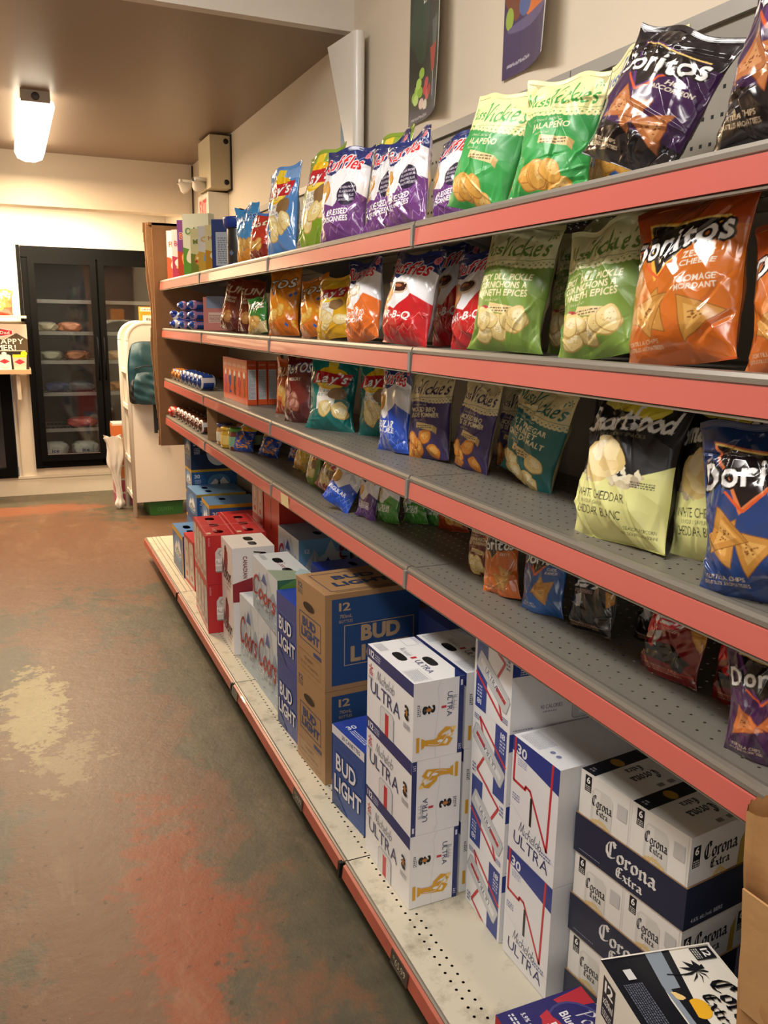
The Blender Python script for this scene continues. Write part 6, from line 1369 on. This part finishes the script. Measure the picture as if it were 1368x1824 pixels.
# ================================================================== price tags on the lips
for (y, txt, lab) in ((1.47, '*65.99', 'black price tag reading 65.99 on the base deck strip'), (2.215, '*34.99', 'dark price tag on the base strip below brown cartons'), (3.02, '', 'small brown tag on the base strip below silver cases')):
    a = Art(9, 3.6, '3a3630'); 
    if txt: a.text(txt, 4.5, 2.0, 1.6, 'b9b29c', w=6.6); a.fine(1, .5, 7, .9, 1, '8a8474')
    mb = MB(); mb.box((-.045, -.001, -.018), (.045, .0, .018), ink('3a3630', .3, .4)); a.decal(mb, lambda x, y_, e: (-.045+x, -.001-e, -.018+y_), rough=.3)
    o = mb.build('price_tag'); o.location = (.6985, y, .119); o.rotation_euler = (-.12, 0, -math.pi/2); tag(o, lab, 'price tag', 'tags on the base strip')
mb = MB(); mb.box((-.045, -.001, -.021), (.045, 0, .021), ink('e6d6a0', .5)); o = mb.build('price_tag'); o.location = (.8686, 2.88, .934-.031); o.rotation_euler = (0.05, 0, -math.pi/2); tag(o, 'blank cream tag on the fourth shelf strip', 'price tag')

# ================================================================== posters
def poster(name, y0, w, z0, z1, art, label, curl, sway=0):
    """art printed on the wall-side-out face; w along -y; curl(s,v)->(advance, off wall)"""
    nu, nv = 220, 300; U_, V_ = np.meshgrid(np.linspace(0, 1, nu), np.linspace(0, 1, nv)); C_ = art.raster(nu, nv)
    A, O = curl(U_, V_); z = z0+(z1-z0)*V_
    P = np.stack([XW-.004-O, y0-A*w, z], -1); Cb = np.empty(P.shape); Cb[:] = lin('e9e5dd')
    o = thing(name, label, 'poster')
    Pn = np.stack([np.gradient(P[..., 1], axis=1), -np.gradient(P[..., 0], axis=1)], -1); Pn /= np.linalg.norm(Pn, axis=-1, keepdims=True)+1e-9
    B = P.copy(); B[..., 0] -= Pn[..., 0]*-.0006*1; B[..., 1] -= Pn[..., 1]*-.0006
    F_ = P.copy(); F_[..., 0] += Pn[..., 0]*.0; 
    # printed face looks away from the wall before the fold, back sheet sits a hair behind it
    link('printed_sheet', grid_mesh('printed_sheet', [(P, C_, False)], film('poster_paper', .35, .15, .05, 8)), o)
    nrm = np.cross(np.gradient(P, axis=1), np.gradient(P, axis=0)); nrm /= np.linalg.norm(nrm, axis=-1, keepdims=True)+1e-9
    link('paper_back', grid_mesh('paper_back', [(P-nrm*.0007, Cb, True)], film('poster_paper', .35, .15, .05, 8)), o)
    return o
# blue poster rolled over on itself
pa = Art(34, 46, '4f8fb8'); pa.poly([(0, 30), (34, 30), (34, 46), (0, 46)], '2f6ea8'); pa.poly([(0, 0), (0, 9), (34, 9), (34, 0)], 'c8ccc8'); pa.ell(7, 9, 8, 4, '2a1c18', blob=.15); pa.poly([(2, 9), (9, 14), (15, 13), (9, 7)], '7a4a34'); pa.ell(9, 6, 2.4, 3.6, '4a3020', blob=.2); pa.ell(9, 15, 2, 1.6, 'b8343c', blob=.1)
def curlA(U_, V_):
    F = .26+.22*(1-V_); R = .028; arc = math.pi*R/.34
    s = U_; a = np.where(s < F, s, 0.0); o_ = .004+.012*s
    ins = (s >= F) & (s < F+arc); th = np.clip((s-F)/arc, 0, 1)*math.pi
    A = np.where(s < F, s, F+R/.34*np.sin(th)); O = np.where(s < F, .004+.03*s, .004+.03*F+R*(1-np.cos(th)))
    over = s >= F+arc; A = np.where(over, F-(s-F-arc), A); O = np.where(over, .004+.03*F+2*R+.02*(s-F-arc), O)
    return A*1.0, O
def curlA2(U_, V_):       # fold at the right edge, free edge cut back towards the bottom
    R = .022; F = .82; arc = math.pi*R/.36; Wd = 1.66-.58*(1-V_); s = U_*Wd
    th = np.clip((s-F)/arc, 0, 1)*math.pi
    A = np.where(s < F, s, F+R/.36*np.sin(th)); O = np.where(s < F, .004+.02*s, .004+.02*F+R*(1-np.cos(th)))
    over = s >= F+arc; A = np.where(over, F-(s-F-arc), A); O = np.where(over, .004+.02*F+2*R+.03*(s-F-arc), O); return A, O
poster('wall_poster', 3.525, .355, 2.12, 2.60, pa, 'blue poster rolled over to show its white back', curlA2)
pb = Art(30, 62, '26302c'); pb.ell(8, 34, 8, 12, '2f4636', blob=.2); pb.ell(20, 44, 9, 9, '1f2a28', blob=.2); pb.text('EN VEDETTE', 19, 39.5, 2.6, 'eceae4', w=19, bold=1, shear=.1)
for i, (x, y, c) in enumerate([(4, 9, '9ac84a'), (6, 11, 'a8d458'), (8, 10, '8fbe40'), (7, 13, 'b4dc68'), (9, 16, '9ac84a'), (5, 8, 'c4e080'), (12, 10, 'c8404c'), (14, 8, 'd85a64'), (16, 9, 'b83040'), (13, 12, 'd0505c'), (9, 6, 'e8ccc0'), (12, 5, 'e8e0cc'), (22, 9, '3a4a7c'), (24, 7, '2f3a68'), (21, 6, '44548c')]): pb.ell(x, y, 1.9, 1.8, c, n=16)
pb.poly([(16, 22), (24, 22), (21.5, 14), (18, 14)], 'b8483c'); pb.poly([(18, 30), (26, 30), (24, 22), (19, 22)], '5a6a68'); pb.rect(19.6, 6, 20.4, 14, 'c8d0cc'); pb.poly([(0, 0), (30, 0), (30, 5), (14, 3.4), (0, 5)], '34364c'); pb.text('ontario.ca/MoreChoice', 8, 1.8, 1.0, 'e8e6e2', w=12); pb.ell(21, 38, 2, 3, 'b8303c')
pb.rect(27.5, 0, 30, 62, 'd8d4cc')
def curlB(U_, V_):
    O = .004+.10*np.clip(U_-.30, 0, 1)**1.6*(1.0-.25*V_); return U_*(1-.06*U_)+.02*np.sin(V_*5)*U_, O
poster('wall_poster', 2.858, .335, 2.20, 2.78, pb, 'dark poster with grapes and wine glass curling from wall', curlB)
pc = Art(30, 62, '4a3a5c'); pc.ell(6, 26, 6, 10, '7a4a34', blob=.1); pc.ell(16, 30, 4, 14, 'e0a02c', .2); pc.ell(20, 18, 9, 6, 'e07a3a', blob=.1); pc.ell(11, 18, 3.4, 3.2, '5a6a9c'); pc.ell(23, 32, 4, 8, '3f5a34', blob=.1); pc.ell(3, 16, 2, 3, '9ab04a')
pc.poly([(0, 0), (0, 13), (15, 11.6), (30, 13.6), (30, 0)], '4c3f62'); pc.ell(15, 12.8, 13, 1.6, '6a5f84'); pc.text('ontario.ca/MoreChoice', 9, 3.4, 1.1, 'e8e6ee', w=13); pc.rect(28, 0, 30, 62, 'dcd8d0')
poster('wall_poster', 2.238, .30, 2.205, 2.785, pc, 'purple poster with fruit bowl at the top of the photo', curlB)

# ================================================================== emergency light, exit sign, wire
IV = mat('ivory_metal', 'cdbf9f', .45)
t = thing('emergency_light', 'ivory emergency battery light high on right wall with twin lamps', 'emergency light', (XW, 5.45, 2.33))
mb = MB(); mb.box((-.135, 0, .0), (-.008, .34, .305), IV); mb.box((-.008, -.01, -.01), (0, .35, .315), mat('gap_shade', '2a2622', .8)); mb.build('battery_box', t, bevel=.006)  # dark plate imitates the shaded gap between box and wall
for z in (.035, .27):
    mb = MB(); mb.lathe([(0, 0), (.016, 0), (.016, .003), (0, .003)], mat('black_plug', '0c0c0c', .5), 16); o = mb.build('plug', t); o.rotation_euler = (math.pi/2, 0, 0); o.location = (-.035, -.0, z)
for k, (x, y, yaw_) in enumerate(((-.24, .12, 2.4), (-.31, .26, 2.0))):
    mb = MB(); mb.lathe([(.018, 0), (.022, .02), (.045, .055), (.047, .07), (.044, .072), (.040, .066), (.0, .064)], None, 20, mfn=lambda j: mat('lamp_white', 'ded8cc', .4) if j < 4 else mat('lamp_lens', 'd8dad8', .1, metal=.3)); o = mb.build('lamp_head', t)
    o.location = (x+.03, y, .06); o.rotation_euler = (math.radians(118), 0, yaw_)
    mb = MB(); mb.tube([(-.12, y, .06), (x+.03, y, .06)], .012, mat('lamp_white')); mb.build('lamp_arm', t)
t = thing('exit_sign', 'white exit sign with red lettering under the emergency light', 'exit sign', (XW, 5.56, 2.155))
mb = MB(); mb.box((-.13, 0, 0), (-.0, .30, .165), mat('sign_white', 'e9e4d6', .45)); mb.build('housing', t, bevel=.004)
a = Art(30, 16.5, 'e9e4d6'); a.rect(3, 3, 27, 13.6, 'e8b8b0'); a.text('EXIT', 15, 8.3, 8, 'c8343c', w=20, bold=1, out='c8343c', ow=.3)
mb = MB(); mb.box((-.1315, .02, .015), (-.130, .28, .15), ink('e9e4d6')); a.decal(mb, lambda x, y, e: (-.1315-e, .30-x, y)); mb.build('face_panel', t)
mb = MB(); mb.tube([(1.322, 6.64, 2.64), (1.320, 6.645, 2.30), (1.318, 6.64, 2.14)], .006, mat('dark_cable', '3a332c', .6)); o = mb.build('wall_cable'); tag(o, 'thin dark cable running down the wall corner', 'cable')

# ================================================================== white bakery rack and what is on it
RK = mat('rack_white', 'e9e2d6', .45, bump=.05, bscale=20, var=.05)
t = thing('bakery_rack', 'white arched bakery rack standing behind the shelves', 'rack', (.81, 6.72, 0))
def arch(y, nm, yy):
    mb = MB(); W, H, r = .50, 1.50, .13; P = [(0, .12), (W, .12), (W, H-r)]
    for k in range(9): a_ = math.pi/2*k/8; P.append((W-r+r*math.cos(a_), H-r+r*math.sin(a_)))
    for k in range(9): a_ = math.pi/2+math.pi/2*k/8; P.append((r+r*math.cos(a_), H-r+r*math.sin(a_)))
    mb.prism(P, y, y+.012, RK); mb.build(nm, t)
    mb = MB(); rim = [(x+(.0 if x > .2 else -.012), z) for x, z in P[3:]]
    mb.tube([(-.006, yy, .0), (-.006, yy, H-r)]+[(x-.006 if x < .25 else x+.006, yy, z+.004) for x, z in reversed(P[3:])]+[(W+.006, yy, 0)], .017, RK, 8); mb.build('post_frame', t)
arch(.0, 'side_panel', .006); arch(.46, 'side_panel', .466)
for z in (.13, .42, .84, 1.12):
    mb = MB(); mb.box((.0, .012, z), (.48, .46, z+.012), RK); mb.box((-.01, .012, z), (0, .46, z+.035), RK); mb.build('rack_shelf', t)
BRD = [('d9a870', 'ece0cc'), ('e6d8c4', 'c89060')]
for i, z in enumerate((.853, .433)):
    for j in range(3):
        o = link('bread_loaf', wrap_mesh(.20, .055, *BRD[(i+j) % 2], seed=i*3+j)); o.location = (.93, 6.80+j*.13, z+.001); tag(o, 'wrapped loaf on the %s shelf of the white rack, %s' % (('middle', 'lower')[i], ('nearest', 'middle', 'farthest')[j]), 'bread', 'wrapped loaves on the white rack')
# things on top of the rack: need the little top board
mb = MB(); mb.box((.12, .012, 1.488), (.40, .46, 1.5), RK); mb.build('top_board', t)
o_ = Art(12, 12, 'e8962c'); o_.rect(0, 9, 12, 12, 'f0ead8'); o_.text('ORANGE', 6, 10.4, 1.2, '2a4a90', w=9, bold=1); o_.ell(6, 4, 3, 3, 'f4b04a')
art_box('snack_box', .12, .09, .125, {'front': o_, 'right': o_}, 'e8962c', 'orange box on top of the white rack', 'box', (.985, 6.86, 1.5008), 0, None, key='ob')
wb = Art(12, 6, 'ece8dc'); wb.text('Elara', 6, 3, 2.0, '2a2a2a', w=8, bold=1)
art_box('snack_box', .12, .05, .06, {'front': wb, 'right': wb}, 'ece8dc', 'small white lettered box in front of the orange box', 'box', (1.00, 6.77, 1.5008), 0, None, key='wb')
# green bin under it
t = thing('green_crate', 'low green crate on the floor under the white rack', 'crate', (1.05, 6.93, .001))
mb = MB(); gm = mat('green_plastic', '2f6a2c', .5)
for a in (((-.13, -.18, 0), (.13, .18, .006)), ((-.13, -.18, .006), (.13, -.172, .105)), ((-.13, .172, .006), (.13, .18, .105)), ((-.13, -.172, .006), (-.122, .172, .105)), ((.122, -.172, .006), (.13, .172, .105))): mb.box(*a, gm)
a = Art(26, 10.5, '2f6a2c'); a.text('OLIVEN', 12, 5, 3, '4f8a48', w=12, bold=1); a.decal(mb, lambda x, y, e: (-.13+x, -.18-e, y)); mb.build('bin', t)
mb = MB(); mb.box((-.136, -.186, .098), (.136, -.18, .108), gm); mb.build('rim', t)
# backpack hanging on the rack
t = thing('backpack', 'teal backpack with black straps hanging on the rack end', 'backpack', (.945, 6.59, .90))
TE = mat('teal_nylon', '164450', .55, bump=.5, bscale=18, var=.1); BKN = mat('black_nylon', '15181c', .6)
def pack(cx, cz, w, h, d, y0, m, nm, seed=0):
    U_, V_ = np.meshgrid(np.linspace(-1, 1, 40), np.linspace(-1, 1, 50)); rr = (np.abs(U_)**3.2+np.abs(V_)**3.0)
    prof = np.clip(1-rr*.5, 0, 1)**.55; pinch = 1-.16*np.clip(V_, 0, 1)**2
    x = cx+U_*w/2*pinch*(1-.10*np.abs(V_)**3); z = cz+V_*h/2*(1-.10*np.abs(U_)**3)
    y = y0-d*prof+.006*np.sin(7*U_+3*V_+seed)+.005*np.sin(4*V_-5*U_)+.004*np.sin(11*V_+4*U_+seed)
    F = np.stack([x, y, z], -1); B = np.stack([x, np.full_like(x, y0+.01), z], -1)
    me = grid_mesh(nm, [(F, np.zeros(F.shape), False), (B, np.zeros(F.shape), True)], m)
    # sides
    return link(nm, me, t)
pack(0, .235, .30, .47, .14, .09, TE, 'main_compartment'); fp = pack(-.01, .13, .25, .24, .075, -.035, TE, 'front_pocket', 2); pack(-.12, .10, .07, .18, .09, .03, BKN, 'side_pocket', 1)
mb = MB(); mb.tube([(-.12, -.045, .27), (-.05, -.075, .295), (.06, -.075, .29), (.12, -.04, .26)], .004, BKN); mb.build('zipper', t)
mb = MB(); mb.tube([(.03, .06, .46), (.03, .03, .52), (.07, .03, .54), (.10, .05, .46)], .008, BKN); mb.build('top_handle', t)
for i, (x, z) in enumerate(((.03, -.22), (.055, -.20), (.085, -.28))):
    mb = MB(); mb.prism([(x-.014, z), (x+.014, z), (x+.012, .05), (x-.016, .05)], .02+.012*i, .024+.012*i, BKN); mb.build('strap', t)
mb = MB(); mb.tube([(.06, .09, .50), (.06, .125, .50)], .004, mat('hook_steel', '9a9a98', .3, metal=1)); mb.build('hook', t)
# white bag and boxed pastries left of the rack
U_, V_ = np.meshgrid(np.linspace(0, 2*math.pi, 40), np.linspace(0, 1, 40))
rr = np.interp(V_, [0, .03, .08, .14, .3, .5, .62, .75, .9, 1], [.004, .032, .040, .022, .020, .032, .052, .058, .062, .070])
rr = rr*(1+.16*np.sin(4*U_+5*V_)+.10*np.sin(7*U_-9*V_)+.06*np.sin(13*U_+21*V_))
P = np.stack([rr*np.cos(U_)-.03*V_**2+.008*np.sin(9*V_), rr*.8*np.sin(U_), V_*.60+.012*np.sin(3*U_)*V_**6], -1); Cw = np.empty(P.shape); Cw[:] = lin('ebe6de')
o = link('plastic_bag', grid_mesh('plastic_bag', [(P, Cw, False)], MATTE())); o.location = (.725, 7.10, .13); tag(o, 'crumpled white plastic bag beside stacked pastry boxes', 'bag')
o.location.z = .0
for i in range(6):
    c = ('d8763a', 'e0894a', 'd0683a', 'e09050', 'b8486a', 'c25a7c')[5-i]; a = Art(20, 9.5, c); a.rect(2, 2, 9, 7, 'f0dcc8'); a.ell(14, 5, 3.4, 2.4, 'f4c890')
    o = art_box('pastry_box', .14, .20, .096, {'front': Art(14, 9.6, c), 'right': Art(20, 9.6, c)}, c, 'clear topped pastry box, %s in the stack by white rack' % ('bottom', 'second up', 'third up', 'fourth up', 'fifth up', 'top')[i], 'pastry box', (.722, 7.33, .115*i+.001), 0, 'pastry boxes beside the white rack', key='pb%d' % i)
    o.location.x = .785; 
    mb = MB(); mb.box((-.068, -.098, .096+.001), (.068, .098, .113), mat('clear_lid', 'e4ddd4', .12)); mb.build('clear_lid', o)

# ================================================================== ledge with the happy summer sign
WD = mat('ledge_wood', 'c9a27c', .5, bump=.05, var=.1)
t = thing('wall_ledge', 'narrow wooden ledge left of the cooler holding a beer sign', 'shelf', (-.9, 7.50, 1.118))
mb = MB(); mb.box((0, 0, -.035), (1.035, .42, 0), WD); mb.build('ledge_board', t)
mb = MB(); mb.box((.2, .10, -.25), (.23, .42, -.035), OLD); mb.build('bracket', t); mb = MB(); mb.box((.92, .10, -.25), (.95, .42, -.035), OLD); mb.build('bracket', t)
t = thing('wall_ledge', 'upper white ledge above the sign with an orange bag on it', 'shelf', (-.9, 7.50, 1.525))
mb = MB(); mb.box((0, 0, 0), (1.03, .42, .02), OLD); mb.build('ledge_board', t); mb = MB(); mb.box((.2, .10, -.16), (.23, .42, 0), OLD); mb.build('bracket', t)
a = Art(48, 36, '2a241c'); a.poly([(0, 18), (0, 36), (48, 36), (48, 22), (40, 24), (30, 20), (16, 24)], 'e6d4c4'); a.poly([(0, 22), (6, 27), (14, 22), (22, 28), (30, 23), (40, 29), (48, 24), (48, 14), (0, 14)], '5a4a34')
a.poly([(12, 31), (24, 34), (38, 31), (38, 27.6), (24, 25), (12, 27.6)], 'eeeaf0'); a.poly([(13, 30.6), (24, 33.2), (37, 30.6), (37, 28), (24, 25.8), (13, 28)], 'd0343c'); a.poly([(19, 31.9), (24, 33.2), (30, 31.9)], '4a6ac0'); a.poly([(19, 26.9), (24, 25.8), (30, 26.9)], '4a6ac0'); a.text('Happy Dad', 25, 29.3, 2.2, 'f6f2f0', w=20, bold=1)
a.text("IT'S A HAPPY", 24, 22.4, 4.0, 'f8f4ea', w=42, bold=1, out='3a2c20', ow=.3); a.text('SUMMER!', 25, 17.6, 4.0, 'f8f4ea', w=28, bold=1, out='3a2c20', ow=.3); a.rect(0, 14.8, 46, 15.3, 'f0e8d8')
for i, (x, h_) in enumerate(((3, 11), (14, 11.6), (25, 12), (36, 12))):
    if i < 3: a.poly([(x, 0), (x+9.6, 0), (x+9.6, h_-1), (x+8, h_), (x+1.6, h_), (x, h_-1)], 'f0e2da'); a.poly([(x+.8, 6.5), (x+4.8, 8.6), (x+8.8, 6.5), (x+4.8, 4.6)], 'c0343c'); a.ell(x+4.8, h_+.9, 2, 1.2, 'd0d6dc'); a.fine(x+2, 1, x+7.6, 2.6, 2, 'c89a8c')
a.poly([(36.5, 0), (45.5, 0), (46.5, 11), (35.8, 11)], 'd8c0a8'); a.rect(36, 9.6, 46.4, 12, 'f0d028'); a.ell(44.6, 12.6, 2.4, 2.2, 'f4d428'); a.poly([(37, 6), (41, 8.4), (45, 6), (41, 4)], 'c0343c')
mb = MB(); mb.box((-.24, 0, 0), (.24, .006, .36), ink('2a241c')); a.decal(mb, lambda x, y, e: (-.24+x, -e, y), rough=.4)
mb.box((-.10, .006, 0), (.10, .09, .004), ink('cfc8bc')); o = mb.build('counter_sign'); o.location = (-.115, 7.535, 1.1185); tag(o, "cardboard sign reading IT'S A HAPPY SUMMER with white bottles", 'sign')
D('orange_bag', G('e0703a', 'd84a34', 'BUNS', ('f6e8d0', 'b83a2a'), (), 71, w=20, h=20), .20, .20, .10, 'e0803a', 'e8a04a', 'c8442c', 71, res=2.2)
o = place('orange_bag', (-.15, 7.60), (.04, 7.60), 1.546, .19, 'orange bag of buns on the upper ledge at left', .1, 0)
def black_block():
    mb = MB(); mb.box((0, 0, 0), (.028, .06, .62), BLK); o = mb.build('black_bracket'); o.location = (CX0-.062, YB-.061, 1.50); tag(o, 'black metal strip on the upper left of cooler frame', 'bracket')
black_block()

# ================================================================== cooler contents
IC = mat('ice_bag_plastic', 'c4cdd0', .2, bump=.6, bscale=40, var=.2)
def lump(name, c, s, m, seed, label, cat, group=None, text=None):
    U_, V_ = np.meshgrid(np.linspace(0, 2*math.pi, 36), np.linspace(-math.pi/2, math.pi/2, 22))
    r = 1+.10*np.sin(3*U_+seed)*np.cos(V_)+.07*np.sin(5*U_+4*V_+seed)+.05*np.sin(9*U_-7*V_)
    sg = lambda v, p: np.sign(v)*np.abs(v)**p
    P = np.stack([s[0]*r*sg(np.cos(V_), .6)*sg(np.cos(U_), .7), s[1]*r*sg(np.cos(V_), .6)*sg(np.sin(U_), .7), s[2]+s[2]*sg(np.sin(V_), .7)], -1); C_ = np.empty(P.shape); C_[:] = .5
    o = link(name, grid_mesh(name, [(P, C_, False)], m)); o.location = c; return tag(o, label, cat, group)
for i, x in enumerate((.30, .56, .84, 1.08)):
    o = lump('ice_bag', (x, 8.22, .277), (.11, .10, .075), IC, i, 'clear ice bag on the cooler floor, %s' % ('leftmost', 'second from left', 'third from left', 'rightmost')[i], 'ice bag', 'ice bags in the cooler')
    a = Art(10, 5, 'c4cdd0'); a.text('ice', 5, 2.5, 3, '24407c', w=6, bold=1); mb = MB(); a.decal(mb, lambda x_, y_, e: (-.05+x_, -.112-e, .055+y_)); mb.build('ice_print', o)
for i, (x, z, c, w, lab) in enumerate(((.30, 1.408, 'a8a490', .09, 'pale frozen food bag on an upper wire shelf'), (.50, 1.408, 'b87a5c', .10, 'orange frozen food tray on an upper wire shelf'), (.32, 1.158, '8f9488', .10, 'grey green frozen vegetable bag, middle wire shelf'), (.54, 1.158, '9a6a50', .10, 'brown frozen food bag, middle wire shelf'), (.35, .878, '35406a', .10, 'dark blue frozen food bag, lower middle wire shelf'), (.56, .878, '4a4e58', .11, 'dark grey frozen food bag, lower middle wire shelf'), (.55, .558, 'a04a4c', .12, 'red frozen food bag on the lowest wire shelf'), (.90, .878, 'a8743c', .10, 'orange frozen food bag behind the right door'), (.90, 1.158, 'c0a070', .10, 'tan frozen food bag behind the right door'))):
    lump('frozen_food_bag', (x, 8.22, z), (w, .10, .045), ink(c, .3, .3), i+4, lab, 'frozen food', 'frozen food in the cooler')

# ================================================================== brown paper bag near the camera
PM = mat('kraft_paper', 'b88a58', .75, bump=.25, bscale=22, var=.12, vscale=9)
def paper_bag():
    n = 80; m_ = 28; pts = []
    hx, hy = .034, .085; per = []
    for (x, y) in ((-hx, -hy), (-hx, hy), (hx, hy), (hx, -hy)): per.append((x, y))
    P = np.zeros((m_, n+1, 3)); H = .435
    for j in range(m_):
        v = j/(m_-1)
        for i in range(n+1):
            s = (i/n*4) % 4; k = int(s); f = s-k; a_, b_ = per[k], per[(k+1) % 4]
            x = a_[0]+(b_[0]-a_[0])*f; y = a_[1]+(b_[1]-a_[1])*f
            squeeze = 1-.22*v; wob = .006*math.sin(9*v+2.2*s)+.004*math.sin(17*v-3*s)
            g = -.012*v*math.sin(f*math.pi) if k in (1, 3) else .0
            P[j, i] = (x*squeeze+wob+(.012*math.sin(f*math.pi*3)*v**2 if k in (0, 2) else 0), y*(1-.05*v)+wob*.6+(-g if y > 0 else g), v*H+(.004 if j == m_-1 and i % 4 < 2 else 0))
    inner = P.copy(); inner[..., 0] *= .97; inner[..., 1] *= .985
    C_ = np.zeros(P.shape)
    t = thing('paper_bag', 'crumpled brown paper bag at the lower right photo edge', 'bag', (.884, .605, ZS[0]+.1385+.2412), (0, -.125, .06))
    link('bag_walls', grid_mesh('bag_walls', [(P, C_, True), (inner, C_, False)], PM), t)
    mb = MB(); mb.box((-hx, -hy, 0), (hx, hy, .0015), PM); mb.build('bag_base', t)
    mb = MB(); mb.box((-hx-.004, -.03, .14), (-hx-.001, .075, .33), mat('kraft_flap', 'c29764', .75, bump=.2, bscale=22)); mb.build('glued_flap', t)
paper_bag()
